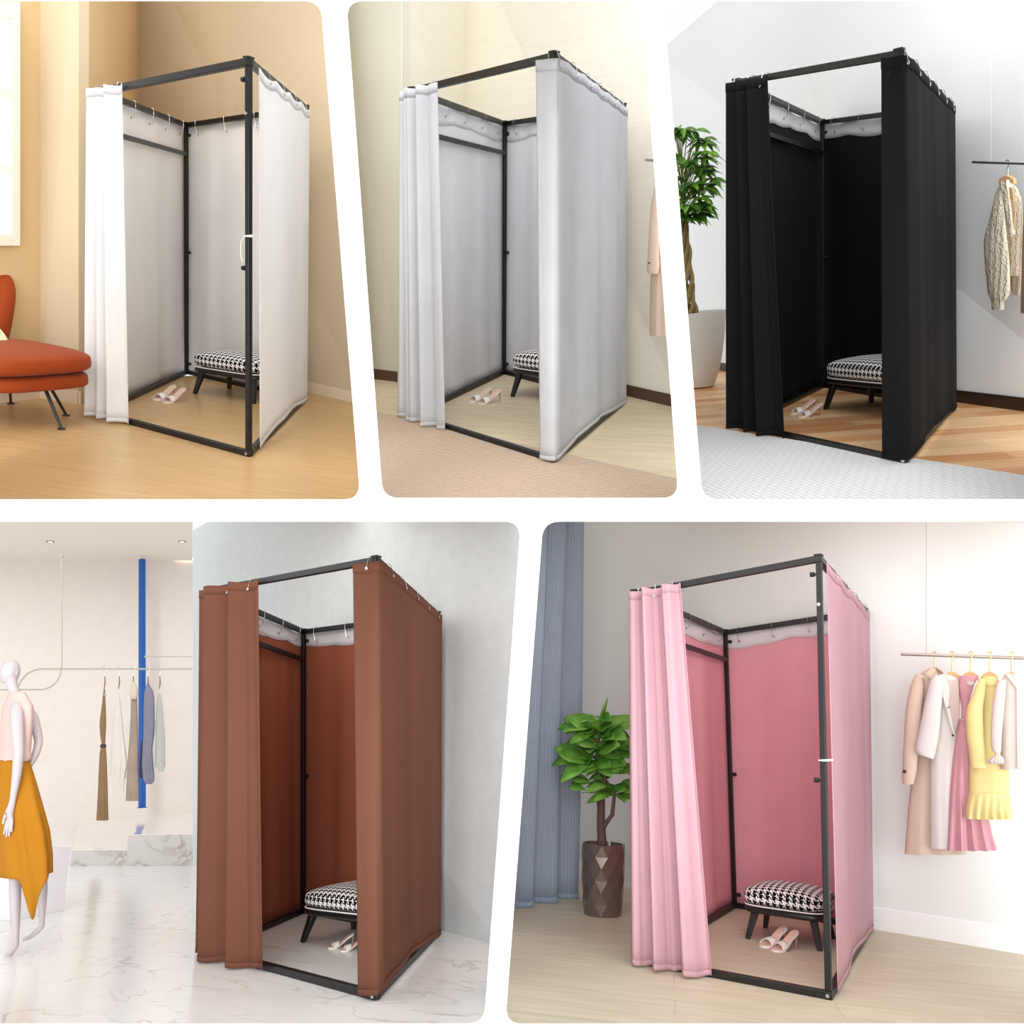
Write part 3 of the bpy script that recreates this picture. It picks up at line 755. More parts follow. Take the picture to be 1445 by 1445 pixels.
sl = gar_mesh(p2, [(262, 924, 932), (290, 919, 932), (330, 916, 931), (368, 914, 930)], 0.07, 0.05, 0, 0, o).build('sleeve', TR, t)
cf = gar_mesh(p2, [(366, 913, 931), (376, 913, 930.5), (386, 914, 929)], 0.07, 0.055, 0, 0, o).build('cuff', TR, t)
MB().sphere(p2.p(916, 371, 0.125)-o, 0.007).build('button', TRS, cf)
hanger(p2, 'wooden hanger holding the sand coloured coat', 930, 227, 0, 248, 5, WOODH, CHROME, None)

# ---------------------------------------------------------------- grey room: rail, cardigan, coat
p3 = Plane(R3, G0+R3.nrm(G0, G1)*0.3, G1+R3.nrm(G0, G1)*0.3)
t, o = hanging(p3, 'hanging_rail', 'steel clothes rail hung on a wire right of the black booth', 'rail', (1398, 229, 0))
MB().tube([p3.p(1373, 228.5)-o, p3.p(1520, 233)-o], 0.008, 14).build('rail_tube', STEEL, t)
MB().tube([p3.p(1398, 229)-o, p3.p(1398, -60)-o], 0.0016, 6).build('suspension_wire', plain('wire_grey', (196, 198, 198), 0.4), t)
KN = fabric('cream_cable_knit', (232, 222, 200), 0, 260, 0.8); 
def knit(name, rgb):
    m, nt, b = newmat(name); b.inputs['Roughness'].default_value = 0.95; b.inputs['Specular IOR Level'].default_value = 0.1
    co_ = coords(nt); wv = N(nt, 'ShaderNodeTexWave'); wv.inputs['Scale'].default_value = 9; wv.inputs['Distortion'].default_value = 5; wv.inputs['Detail Scale'].default_value = 6
    nt.links.new(co_, wv.inputs['Vector']); c = lin(rgb)
    nt.links.new(ramp(nt, wv.outputs[0], [(0, sc(c, 0.85)), (0.6, c)]), b.inputs['Base Color']); bump(nt, b, wv.outputs[0], 0.6, 0.01); return m
KN = knit('cream_cable_knit_wool', (234, 224, 202)); KN2 = knit('tan_lining_wool', (206, 176, 136))
t, o = hanging(p3, 'knitted_cardigan', 'cream cable knit cardigan on a wooden hanger right of the black booth', 'cardigan', (1422, 255, 0))
gar_mesh(p3, [(256, 1413, 1424), (268, 1408, 1436), (290, 1409, 1441), (340, 1412, 1440), (389, 1420, 1438)], 0.0, 0.06, 2, 0.05, o).build('cardigan_body', KN, t)
gar_mesh(p3, [(270, 1405, 1414), (300, 1399, 1417), (340, 1389, 1421), (370, 1390, 1424), (400, 1393, 1425), (415, 1395, 1424), (424, 1399, 1418)], 0.07, 0.05, 0, 0, o).build('sleeve', KN, t)
gar_mesh(p3, [(422, 1399, 1417), (430, 1399.5, 1416), (437, 1400, 1416)], 0.07, 0.035, 0, 0, o).build('cuff', KN, t)
gar_mesh(p3, [(276, 1434, 1441), (330, 1430, 1444), (388, 1424, 1442), (400, 1426, 1442), (416, 1429, 1438)], -0.06, 0.04, 0, 0, o).build('sleeve', KN, t)
patch(p3, [(1419, 262), (1428, 266), (1432, 300), (1429, 345), (1427, 300)], 0.075, 0.01, o).build('open_front', KN2, t)
patch(p3, [(1412, 256), (1420, 254), (1423, 280), (1429, 330), (1426, 334), (1418, 290)], 0.085, 0.02, o).build('shawl_collar', KN, t)
hanger(p3, 'wooden hanger holding the cream cardigan', 1422, 230, 0, 248, 11, WOODH, CHROME, None)
t, o = hanging(p3, 'wool_coat', 'taupe wool coat cut off by the frame beside the cream cardigan', 'coat', (1462, 280, 0.02))
gar_mesh(p3, [(266, 1452, 1476), (290, 1446, 1486), (360, 1443, 1490), (442, 1441, 1492)], 0.03, 0.07, 3, 0.05, o).build('coat_body', fabric('taupe_wool', (176, 150, 132), 0, 400, 0.3), t)
hanger(p3, 'wooden hanger holding the taupe coat', 1464, 231, 0, 252, 11, WOODH, CHROME, None)

# ---------------------------------------------------------------- plants
def leafmat(name, a, b_):
    m, nt, b = newmat(name); b.inputs['Roughness'].default_value = 0.35; b.inputs['Specular IOR Level'].default_value = 0.4
    no = N(nt, 'ShaderNodeTexNoise'); no.inputs['Scale'].default_value = 9; nt.links.new(coords(nt), no.inputs['Vector'])
    nt.links.new(ramp(nt, no.outputs[0], [(0.35, lin(a)), (0.65, lin(b_))]), b.inputs['Base Color'])
    c = lin(b_); t = N(nt, 'ShaderNodeBsdfTranslucent'); t.inputs[0].default_value = c
    mx = N(nt, 'ShaderNodeMixShader'); mx.inputs[0].default_value = 0.3
    nt.links.new(b.outputs[0], mx.inputs[1]); nt.links.new(t.outputs[0], mx.inputs[2]); nt.links.new(mx.outputs[0], nt.nodes['Material Output'].inputs[0])
    return m
def leaf(mb, base, d, up, L, W, droop=0.3, obov=False, wavy=0.0):
    d = V(d).normalized(); x = d.cross(V(up)).normalized(); nn = x.cross(d).normalized(); n = 8; vs = []
    for i in range(n+1):
        t = i/n
        w = W*(math.sin(PI*min(1, t**1.35))**0.75 if obov else math.sin(PI*t**0.9)**0.9)*0.5
        if i == 0: w = W*0.03
        if i == n: w = W*0.06
        c = V(base)+d*(L*t)+V((0, 0, -1))*droop*L*t*t
        z = nn*(0.25*w+wavy*math.sin(t*9)*W)
        vs += [c-x*w+z, c-nn*0.0, c+x*w+z]
    k = 3; fs = []
    for i in range(n): fs += [(i*k, i*k+1, i*k+4, i*k+3), (i*k+1, i*k+2, i*k+5, i*k+4)]
    mb.add(vs, fs)
# money tree
def money_tree():
    r = R3; base = r.fl(985, 546); s = r.mpp(base)
    t = r.thing('potted_money_tree', 'braided trunk money tree in a tall white pot left of the black booth', 'plant', base)
    hp = r.zat(base, 985, 440); R_ = 41*s
    pot = MB().lathe([(R_*0.42, 0.0), (R_*0.55, 0.012), (R_*0.72, hp*0.2), (R_*0.86, hp*0.45), (R_*0.95, hp*0.7), (R_, hp), (R_*0.95, hp), (R_*0.93, hp*0.93), (0.001, hp*0.93)], n=48)
    pot.build('pot', plain('matt_white_pot', (226, 226, 222), 0.5), t, angle=50)
    MB().lathe([(R_*0.94, hp*0.935), (R_*0.5, hp*0.965), (0.001, hp*0.97)], n=32, cap0=False, cap1=True).build('soil', plain('dark_soil', (40, 32, 26), 0.95, noise=90, nb=0.6, var=0.3), t)
    BARK = plain('braided_bark', (140, 118, 74), 0.85, noise=45, nb=0.7, var=0.25)
    zt = r.zat(base, 985, 300); ox = -6*s
    tr = MB()
    for k in range(4):
        pts = []; rad = []
        for i in range(41):
            v = i/40; a = 2*PI*(k/4+v*1.3); q = 0.040*(1-0.5*v)*(1+0.25*math.sin(v*22))
            pts.append(V((ox+q*math.cos(a)-6*s*v, q*math.sin(a), hp*0.93+(zt-hp*0.93)*v))); rad.append(0.024*(1-0.4*v))
        tr.tube(pts, rad, 8)
    tr.build('braided_trunk', BARK, t, angle=60)
    rnd = random.Random(5); fo = MB(); st = MB()
    ztop = r.zat(base, 985, 178); top = V((ox-6*s, 0, zt-0.03))
    for i in range(44):
        v = rnd.random(); z = zt-0.04+(ztop-zt+0.02)*v
        a = rnd.uniform(0, 2*PI); rr = (0.07+0.13*math.sin(PI*(0.18+0.75*(1-v)))**0.8)*rnd.uniform(0.5, 1.0)
        c = V((top.x+0.05+rr*math.cos(a)*1.15, rr*math.sin(a)*1.2, z))
        if c.x < -0.16: c.x = -0.15
        st.tube([V((top.x, 0, zt-0.02+(z-zt)*0.5)), c.lerp(V((top.x, 0, z)), 0.4)+V((0, 0, 0.02)), c], [0.006, 0.004, 0.003], 5)
        a0 = rnd.uniform(0, 6.28)
        for k in range(7):
            b = a0+k*2*PI/7; dd = V((math.cos(b), math.sin(b), rnd.uniform(-0.25, 0.2)))
            L = rnd.uniform(0.12, 0.19)
            if c.x+dd.x*L < -0.19: L *= 0.55
            leaf(fo, c, dd, (0, -0.5, 1), L, L*0.36, rnd.uniform(0.2, 0.6))
    fo.build('foliage', leafmat('money_tree_leaf', (52, 104, 36), (134, 184, 66)), t, angle=80, solid=0.0008)
    st.build('stems', plain('green_stem', (120, 140, 60), 0.6), t)
money_tree()
def fig_tree():
    r = R5; base = r.fl(850, 1290); s = r.mpp(base)
    t = r.thing('potted_fiddle_leaf_fig', 'fiddle leaf fig in a faceted bronze pot between blue drape and pink booth', 'plant', base)
    hp = r.zat(base, 850, 1190); R_ = 31*s
    rings = []; n = 11; m = 6
    for i in range(m+1):
        v = i/m; q = R_*(0.86+0.14*math.sin(PI*min(1, v*1.15)*0.55)); rings.append([V((q*math.cos(2*PI*(k+i*0.5)/n), q*math.sin(2*PI*(k+i*0.5)/n), hp*v)) for k in range(n)])
    fac = MB(); vs = [p for g in rings for p in g]; fs = []
    for i in range(m):
        for k in range(n):
            a, b, c, d = i*n+k, i*n+(k+1) % n, (i+1)*n+(k+1) % n, (i+1)*n+k
            fs += [(a, b, d), (b, c, d)]
    fac.add(vs, fs+[tuple(range(n))[::-1]])
    pm, nt, b = newmat('glazed_bronze_facets'); b.inputs['Roughness'].default_value = 0.16; b.inputs['Metallic'].default_value = 0.55
    b.inputs['Base Color'].default_value = lin((124, 114, 106))
    fac.build('pot', pm, t, smooth=False)
    MB().loft([[p for p in rings[-1]], [V((p.x*0.93, p.y*0.93, p.z)) for p in rings[-1]], [V((p.x*0.9, p.y*0.9, hp*0.92)) for p in rings[-1]]], False, False).build('pot_rim', pm, t, smooth=False)
    MB().lathe([(R_*0.92, hp*0.93), (R_*0.4, hp*0.96), (0.001, hp*0.965)], n=24, cap0=False, cap1=True).build('soil', plain('potting_soil', (74, 62, 52), 0.95, noise=90, nb=0.6, var=0.3), t)
    BARK = plain('fig_bark', (96, 78, 68), 0.85, noise=60, nb=0.7, var=0.25)
    Z = lambda y: r.zat(base, 850, y)
    X = lambda x: (x-851)*s*0.95
    tips = []
    def br(name, pts, r0, r1):
        P_ = [V((X(x), dy, Z(y))) for x, y, dy in pts]; rr = [r0+(r1-r0)*i/(len(pts)-1) for i in range(len(pts))]
        MB().tube(P_, rr, 9).build(name, BARK, t, angle=70)
    br('trunk', [(849, 1192, 0), (846, 1160, 0), (845, 1120, 0.01), (841, 1090, 0), (839, 1050, 0), (837, 1020, 0)], 0.032, 0.013)
    br('branch', [(848, 1172, 0), (858, 1160, -0.02), (868, 1148, -0.02), (869, 1120, 0), (868, 1106, 0)], 0.018, 0.010)
    br('branch', [(845, 1150, 0), (837, 1125, 0.03), (830, 1100, 0.05), (832, 1080, 0.05)], 0.018, 0.009)
    br('branch', [(846, 1128, 0), (856, 1110, -0.03), (856, 1090, -0.04)], 0.013, 0.008)
    rnd = random.Random(9); fo = MB()
    clus = [(838, 1030, 66, 30, 22), (832, 1072, 66, 32, 24), (868, 1112, 36, 26, 12), (828, 1112, 40, 22, 12), (856, 1085, 48, 22, 10), (845, 1050, 60, 28, 14)]
    for cx, cy, w_, h_, cnt in clus:
        for i in range(int(cnt*1.35)):
            a = rnd.uniform(0, 2*PI); b0 = V((X(cx)+rnd.uniform(-.02, .02), rnd.uniform(-.04, .04), Z(cy+rnd.uniform(-h_, h_)*0.5)))
            dd = V((math.cos(a)*1.2, 0.7*math.sin(a), rnd.uniform(-0.1, 0.6))); L = w_*s*rnd.uniform(0.7, 1.08)*0.95
            leaf(fo, b0+dd*0.02, dd, (rnd.uniform(-.3, .3), -0.75, 0.7), L*0.9, L*0.44, rnd.uniform(0.1, 0.45), True, 0.03)
    tp = V((X(838), 0, Z(1040))); leaf(fo, tp, (0.35, -0.1, 1), (-1, 0, 0), 58*s, 14*s, -0.05, True); leaf(fo, tp+V((0.03, 0, 0)), (1, -0.1, 0.6), (0, 0, 1), 50*s, 12*s, 0.05, True)
    fo.build('foliage', leafmat('fig_leaf', (84, 152, 54), (150, 206, 92)), t, angle=80, solid=0.001)
fig_tree()

# ---------------------------------------------------------------- light room: drape, rail, five garments
def drape():
    r = R5; a, b = r.fl(802, 1263), r.fl(660, 1292); e = b-a; L = e.length; d = e.normalized(); n = r.nrm(a, b)
    zt = r.zat(a, 800, 700)+0.3; org = a.copy()
    t = r.thing('window_drape', 'slate blue pleated floor length drape at the left of the light room', 'curtain', org)
    def fn(u, v):
        big = abs(math.sin(PI*u*4.3+0.25))**0.7; rib = math.sin(2*PI*u*62)*0.004
        q = d*(u*L)+n*(big*0.13*(1-0.15*v)+rib+0.01*math.sin(4*v+9*u)); q.z = 0.006+(zt-0.006)*v; return q
    MB().grid(fn, 560, 16).build('pleated_cloth', fabric('slate_blue_velvet', (150, 164, 180), 0.05, 500, 0.1), t, solid=0.002, angle=80)
    def fh(u, v): q = fn(u, 0.012*v); return q+n*0.004
    MB().grid(fh, 560, 1).build('hem', fabric('slate_blue_hem', (136, 152, 170)), t, solid=0.002, angle=80)
drape()
n5 = R5.nrm(L0, L1); p5 = Plane(R5, L0+n5*0.34, L1+n5*0.34)
t, o = hanging(p5, 'hanging_rail', 'long polished steel rail hung on a wire right of the pink booth', 'rail', (1307, 924, 0))
MB().tube([p5.p(1271.5, 923)-o, p5.p(1540, 932)-o], 0.010, 16).build('rail_tube', STEEL, t)
MB().tube([p5.p(1307, 923)-o, p5.p(1307, 715)-o], 0.0016, 6).build('suspension_wire', plain('dark_wire', (140, 140, 140), 0.4), t)
fx = lambda X: 1260+X*0.2284
fy = lambda Y: 900+Y*0.2284
def rowsf(l): return [(fy(a), fx(b), fx(c)) for a, b, c in l]
def ptsf(l): return [(fx(a), fy(b)) for a, b in l]
G5 = 'garments hung along the rail of the light room'
hx = [(255, 0.0), (365, 0.03), (480, 0.06), (597, 0.1), (732, 0.14)]
own = ['beige trench coat', 'long white coat', 'dusty pink dress', 'yellow dress', 'white blouse']
for (X_, off), nm in zip(hx, own):
    hanger(p5, f'brass hooked wooden hanger holding the {nm}', fx(X_), fy(103), off, fy(212), 11, WOODH, GOLD, 'brass hooked hangers on the long rail')
cT = fabric('beige_twill', (210, 190, 174), 0, 800, 0.1); cW2 = fabric('off_white_wool', (214, 210, 207), 0, 600, 0.12); cP2 = fabric('dusty_pink_satin', (206, 154, 166), 0.05, 800, 0.05, 0.5, 0.4)
cY = fabric('butter_yellow_crepe', (228, 212, 150), 0.05, 800, 0.08); cB2 = fabric('ivory_silk', (216, 207, 200), 0.1, 800, 0.05, 0.7); cLn = fabric('mauve_lining', (200, 184, 180), 0, 800, 0.05)
t, o = hanging(p5, 'trench_coat', 'beige trench coat leftmost on the long rail with button at cuff', 'coat', (fx(255), fy(200), 0.0), G5)
gar_mesh(p5, rowsf([(185, 225, 300), (240, 150, 310), (460, 152, 340), (700, 150, 350), (900, 112, 400), (1100, 92, 430), (1335, 72, 457)]), -0.02, 0.06, 3, 0.05, o).build('coat_body', cT, t)
gar_mesh(p5, rowsf([(225, 140, 175), (300, 108, 190), (450, 80, 178), (600, 70, 166), (720, 64, 155), (840, 60, 145)]), 0.055, 0.045, 0, 0, o).build('sleeve', cT, t)
cf = gar_mesh(p5, rowsf([(820, 56, 146), (860, 56, 138), (905, 62, 127)]), 0.056, 0.048, 0, 0, o).build('cuff', cT, t)
patch(p5, ptsf([(205, 220), (240, 178), (262, 200), (258, 245), (240, 270)]), 0.075, 0.02, o).build('collar', cT, t)
patch(p5, ptsf([(262, 182), (298, 205), (308, 230), (285, 222)]), 0.03, 0.03, o).build('collar_back', fabric('brown_check_lining', (150, 122, 106)), t)
MB().sphere(p5.p(fx(72), fy(826), 0.11)-o, 0.011).build('button', TRS, cf)
patch(p5, ptsf([(165, 226), (190, 240), (186, 248), (160, 234)]), 0.115, 0.02, o).build('epaulette', cT, t)
t, o = hanging(p5, 'long_coat', 'long white coat with notched lapel second from left on the long rail', 'coat', (fx(365), fy(210), 0.03), G5)
gar_mesh(p5, rowsf([(225, 285, 345), (262, 240, 410), (480, 262, 412), (700, 232, 400), (1000, 228, 392), (1300, 230, 420)]), 0.06, 0.045, 3, 0.04, o).build('coat_body', cW2, t)
gar_mesh(p5, rowsf([(240, 255, 300), (300, 225, 308), (450, 190, 296), (600, 158, 285), (700, 138, 262), (735, 150, 250)]), 0.125, 0.04, 0, 0, o, skew=4).build('sleeve', cW2, t)
patch(p5, ptsf([(332, 262), (405, 265), (412, 480), (385, 580), (350, 440)]), 0.114, 0.012, o).build('open_front_lining', cLn, t)
patch(p5, ptsf([(280, 238), (318, 226), (350, 300), (346, 420), (328, 436), (300, 330)]), 0.128, 0.016, o).build('collar', cW2, t)
patch(p5, ptsf([(330, 432), (350, 436), (384, 600), (378, 604), (352, 530)]), 0.128, 0.014, o).build('lapel', cW2, t)
MB().sphere(p5.p(fx(371), fy(602), 0.13)-o, 0.007).build('button', TRS, t)
t, o = hanging(p5, 'sleeveless_dress', 'dusty pink sleeveless dress between the white coat and yellow dress', 'dress', (fx(480), fy(210), 0.06), G5)
gar_mesh(p5, rowsf([(236, 412, 530), (300, 406, 500), (380, 418, 478), (440, 424, 462), (505, 422, 446)]), 0.10, 0.03, 0, 0, o).build('bodice', cP2, t)
gar_mesh(p5, rowsf([(505, 412, 450), (620, 388, 480), (800, 366, 520), (1000, 350, 560), (1200, 340, 610), (1312, 334, 642)]), 0.10, 0.045, 4, 0.16, o, n=60, ph=1).build('skirt', cP2, t)
MB().tube([p5.p(fx(410), fy(500), 0.135)-o, p5.p(fx(430), fy(508), 0.14)-o, p5.p(fx(452), fy(505), 0.135)-o], 0.007, 8).build('waistband', cP2, t)
patch(p5, ptsf([(455, 268), (500, 268), (502, 285), (480, 296), (462, 288)]), 0.136, 0.008, o).build('neckline_trim', cB2, t)
t, o = hanging(p5, 'ruffle_hem_dress', 'butter yellow long sleeved dress with ruffled hem on the long rail', 'dress', (fx(597), fy(220), 0.1), G5)
gar_mesh(p5, rowsf([(240, 545, 640), (300, 520, 648), (500, 530, 660), (700, 490, 700), (800, 475, 714), (965, 472, 716)]), 0.165, 0.045, 2, 0.03, o).build('dress_body', cY, t)
gar_mesh(p5, rowsf([(255, 530, 572), (330, 500, 570), (450, 456, 555), (600, 456, 560), (700, 470, 568), (804, 482, 576)]), 0.225, 0.04, 0, 0, o).build('sleeve', cY, t)
gar_mesh(p5, rowsf([(958, 470, 716), (1000, 462, 724), (1060, 452, 732), (1118, 450, 738)]), 0.165, 0.055, 6, 0.14, o, n=90).build('hem_ruffle', cY, t, angle=70)
MB().tube([p5.p(fx(x), fy(y), 0.212)-o for x, y in ((560, 262), (575, 285), (605, 296), (630, 290), (640, 270))], 0.005, 8).build('neck_binding', cY, t)
t, o = hanging(p5, 'ruffle_cuff_blouse', 'ivory blouse with ruffled cuff at the right end of the rail', 'blouse', (fx(732), fy(210), 0.14), G5)
gar_mesh(p5, rowsf([(225, 700, 790), (270, 665, 850), (400, 655, 880), (600, 664, 885), (812, 670, 890)]), 0.235, 0.045, 2, 0.03, o).build('blouse_body', cB2, t)
gar_mesh(p5, rowsf([(260, 648, 700), (330, 628, 695), (450, 612, 685), (600, 604, 672), (690, 612, 668), (725, 636, 662)]), 0.295, 0.04, 0, 0, o).build('sleeve', cB2, t)
gar_mesh(p5, rowsf([(722, 634, 664), (745, 600, 682), (765, 582, 684), (780, 600, 680)]), 0.295, 0.035, 5, 0.2, o, n=60).build('cuff_ruffle', cB2, t)
MB().tube([p5.p(fx(768), fy(300), 0.287)-o, p5.p(fx(774), fy(810), 0.287)-o], 0.005, 8).build('button_placket', cB2, t)
patch(p5, ptsf([(700, 228), (716, 214), (748, 262), (775, 300), (762, 310), (735, 272)]), 0.294, 0.016, o).build('collar', cB2, t)

# ---------------------------------------------------------------- shop: plinth steps, poles, rails, garments, mannequin
MST = marble('veined_marble', (198, 194, 190), (150, 140, 130), 0.9, 0.2, 0.025, 1.0, 0.8)
MTOP = marble('pale_marble_top', (240, 232, 224), (214, 204, 194), 1.4, 0.08, 0.02, 0.2, 0.4)
def plat(name, label, x0, x1, ytop, yb0, yf=1222):
    r = R4; a, b = r.fl(x0, yf), r.fl(x1, yf); zt = (r.zat(a, x0, ytop)+r.zat(b, x1, ytop))/2
    n = cn; aw = r.fl(x0, yf, 0); k = (a-D0).dot(n)-0.02
    # depth back to the wall; the left flank follows the platform's receding edge
    P0 = r.fl(x0, ytop, zt); Q0 = r.fl(x0+ (16 if x0 < 150 else 0), yb0, zt); Q0.z = 0
    q1 = b-n*((b-D0).dot(n)-0.02); q0 = V((Q0.x, Q0.y, 0)) if x0 < 150 else a-n*((a-D0).dot(n)-0.02)
    c = (a+b)/2
    o = MB().extr([a-c, b-c, q1-c, q0-c], V((0, 0, zt))).build(name, MST, smooth=False); r.put(o, c)
    tp = MB().extr([a-c+n*0.004+V((0, 0, zt)), b-c+n*0.004+V((0, 0, zt)), q1-c+V((0, 0, zt)), q0-c+V((0, 0, zt))], V((0, 0, 0.006))).build('marble_top', MTOP, o, smooth=False)
    tag(o, label, 'platform'); return zt
z1 = plat('display_platform', 'lower step of the white marble platform under the hanging garments', 99, 179, 1200, 1148)
z2 = plat('display_platform', 'upper step of the white marble platform at the foot of the blue pole', 177.5, 279, 1178, 1136)
p4 = Plane(R4, R4.fl(0, 1204), R4.fl(272, 1193))
tb = R4.fl(200.5, 1140, z2)
t = R4.thing('blue_pole', 'bright blue steel pole rising from the marble platform to the ceiling', 'pole', tb)
pb4 = Plane(R4, tb-cdir, tb+cdir)
o = tb; hwid = 3.6*R4.mpp(tb)
MB().beam(V((0, 0, 0.0)), pb4.p(200.5, 789)-o, hwid*2, up=(0, 1, 0)).build('pole_shaft', plain('cobalt_blue_paint', (0, 84, 168), 0.45), t, bevel=0.004)
MB().box((0, 0, 0.004), (hwid*3, hwid*3, 0.008)).build('base_plate', plain('blue_base', (20, 80, 150), 0.4), t)
GP = 'steel pipe rails of the shop'
t, o = hanging(p4, 'hanging_rail', 'horizontal steel pipe rail carrying the five shop garments', 'rail', (150, 944, 0))
MB().tube([p4.p(x, y)-o for x, y in ((284, 944), (57, 944), (48, 946), (38, 951), (30, 960), (23, 973))], 0.012, 12).build('rail_tube', SHW, t)
MB().lathe([(0.02, -0.004), (0.02, 0.004)], p4.p(283, 944)-o, 12, True, True).build('wall_flange', SHW, t)
t, o = hanging(p4, 'ceiling_pipe', 'vertical steel pipe bending left at the mannequin shoulder level', 'rail', (87, 860, -0.02))
MB().tube([p4.p(x, y, -0.03)-o for x, y in ((87, 784), (87, 940), (85, 952), (80, 962), (72, 969), (62, 973), (-60, 974))], 0.011, 12).build('pipe', SHW, t)
MB().tube([p4.p(87, 784, -0.03)-o, p4.p(87, 786, -0.03)-o], 0.025, 12).build('ceiling_flange', SHW, t)
t, o = hanging(p4, 'wall_rail', 'thin steel rail running from the blue pole to the stucco wall', 'rail', (240, 926.5, -0.2))
MB().tube([p4.p(204, 926.5, -0.2)-o, p4.p(284, 926.5, -0.2)-o], 0.007, 10).build('rail_tube', SHW, t)
MB().tube([p4.p(204, 926.5, -0.2)-o, p4.p(206, 926.5, -0.2)-o], 0.014, 10).build('end_collar', SHW, t)
gx = lambda X: 120+X*0.18
gy = lambda Y: 920+Y*0.18
def rg(l): return [(gy(a), gx(b), gx(c)) for a, b, c in l]
G4 = 'garments hung on the shop pipe rail'
cl = plain('walnut_clip', (140, 108, 76), 0.5)
for X_, nm in ((155, 'brown dress'), (268, 'white asymmetric shirt'), (378, 'hooded grey coat'), (493, 'slate striped coat'), (587, 'pale grey sweater')):
    hanger(p4, f'thin wooden hanger holding the {nm}', gx(X_), gy(130), 0, gy(200), 4, cl, CHROME, 'hangers on the shop pipe rail', 0.0028, True)
f1 = fabric('brown_linen', (138, 112, 80), 0, 400, 0.3); f2 = fabric('white_linen', (226, 220, 210), 0.1, 400, 0.2); f3 = fabric('grey_brown_tweed', (160, 144, 130), 0, 300, 0.5, var=0.1)
f4 = fabric('slate_stripe', (132, 130, 146), 0, 300, 0.4, var=0.08); f5 = fabric('pale_grey_knit', (182, 182, 176), 0, 400, 0.2)
t, o = hanging(p4, 'belted_dress', 'narrow brown belted dress leftmost on the shop rail', 'dress', (gx(150), gy(350), 0), G4)
gar_mesh(p4, rg([(345, 142, 158), (430, 130, 163), (560, 114, 166), (650, 118, 162), (735, 132, 158)]), 0, 0.05, 2, 0.1, o).build('bodice', f1, t)
gar_mesh(p4, rg([(735, 126, 160), (800, 114, 168), (1000, 104, 176), (1180, 96, 180), (1320, 88, 184)]), 0, 0.06, 3, 0.12, o).build('skirt', f1, t)
for s_ in (-1, 1): MB().tube([p4.p(gx(152+s_*1), gy(290))-o, p4.p(gx(150+s_*6), gy(330))-o, p4.p(gx(148+s_*8), gy(380), 0.02)-o], 0.006, 6).build('shoulder_strap', f1, t)
gar_mesh(p4, rg([(722, 124, 164), (740, 116, 168), (752, 120, 164)]), 0, 0.05, 0, 0, o).build('belt', TRS, t)
t, o = hanging(p4, 'linen_shirt', 'white linen shirt with slanting ragged hem on the shop rail', 'shirt', (gx(262), gy(320), 0), G4)
gar_mesh(p4, rg([(305, 254, 264), (400, 238, 282), (600, 216, 300), (760, 206, 320), (860, 200, 332), (985, 194, 318)]), 0.0, 0.05, 3, 0.1, o, skew=2).build('shirt_body', f2, t)
gar_mesh(p4, rg([(930, 262, 318), (1000, 276, 308), (1095, 288, 305)]), 0.02, 0.03, 2, 0.1, o).build('shirt_tail', f2, t)
t, o = hanging(p4, 'hooded_coat', 'long grey brown tweed coat with cream hood on the shop rail', 'coat', (gx(385), gy(300), 0), G4)
gar_mesh(p4, rg([(340, 360, 410), (450, 358, 412), (600, 352, 416), (900, 332, 419), (1100, 322, 421), (1168, 318, 421)]), 0, 0.06, 2, 0.06, o).build('coat_body', f3, t)
gar_mesh(p4, rg([(232, 374, 386), (260, 358, 404), (310, 347, 417), (345, 352, 414), (368, 362, 404)]), 0.01, 0.075, 0, 0, o).build('hood', fabric('cream_hood', (206, 196, 182)), t)
MB().tube([p4.p(gx(372), gy(372), 0.08)-o, p4.p(gx(386), gy(384), 0.09)-o, p4.p(gx(398), gy(378), 0.08)-o], 0.006, 6).build('drawstring', f1, t)
t, o = hanging(p4, 'striped_coat', 'slate blue striped coat hanging in front of the blue pole', 'coat', (gx(500), gy(300), 0), G4)
gar_mesh(p4, rg([(245, 484, 502), (330, 464, 540), (500, 458, 546), (620, 458, 546), (760, 450, 530), (900, 446, 538), (1000, 456, 545), (1036, 478, 526)]), 0.0, 0.07, 4, 0.1, o).build('coat_body', f4, t)
gar_mesh(p4, rg([(700, 440, 460), (850, 430, 462), (990, 428, 458)]), -0.03, 0.03, 0, 0, o).build('sleeve', fabric('charcoal_sleeve', (70, 70, 78)), t)
t, o = hanging(p4, 'sweater', 'short pale grey sweater rightmost on the shop rail', 'sweater', (gx(587), gy(340), 0), G4)
gar_mesh(p4, rg([(325, 576, 590), (400, 562, 606), (580, 552, 620), (620, 554, 626), (800, 550, 629), (905, 550, 627)]), 0.0, 0.055, 3, 0.08, o).build('sweater_body', f5, t)
gar_mesh(p4, rg([(860, 574, 624), (900, 572, 622), (937, 576, 621)]), 0.03, 0.03, 0, 0, o).build('sleeve_end', f5, t)
# recessed downlights
for x, y in ((71, 764), (257, 764)):
    c = R4.fl(x, y, ZC); t = R4.thing('recessed_downlight', f'small round recessed downlight in the ceiling {"near the blue pole" if x > 200 else "above the mannequin"}', 'light', c)
    q = 5*R4.mpp(c)
    MB().lathe([(q, 0), (q, -0.012), (q*0.72, -0.012), (q*0.72, 0)], n=28, cap0=False).build('trim_ring', plain('bronze_trim', (110, 98, 86), 0.4), t)
    MB().lathe([(q*0.7, -0.004), (0.001, -0.004)], n=28, cap0=False, cap1=True).build('lamp', glow('warm_lamp', (255, 250, 240), 3), t)
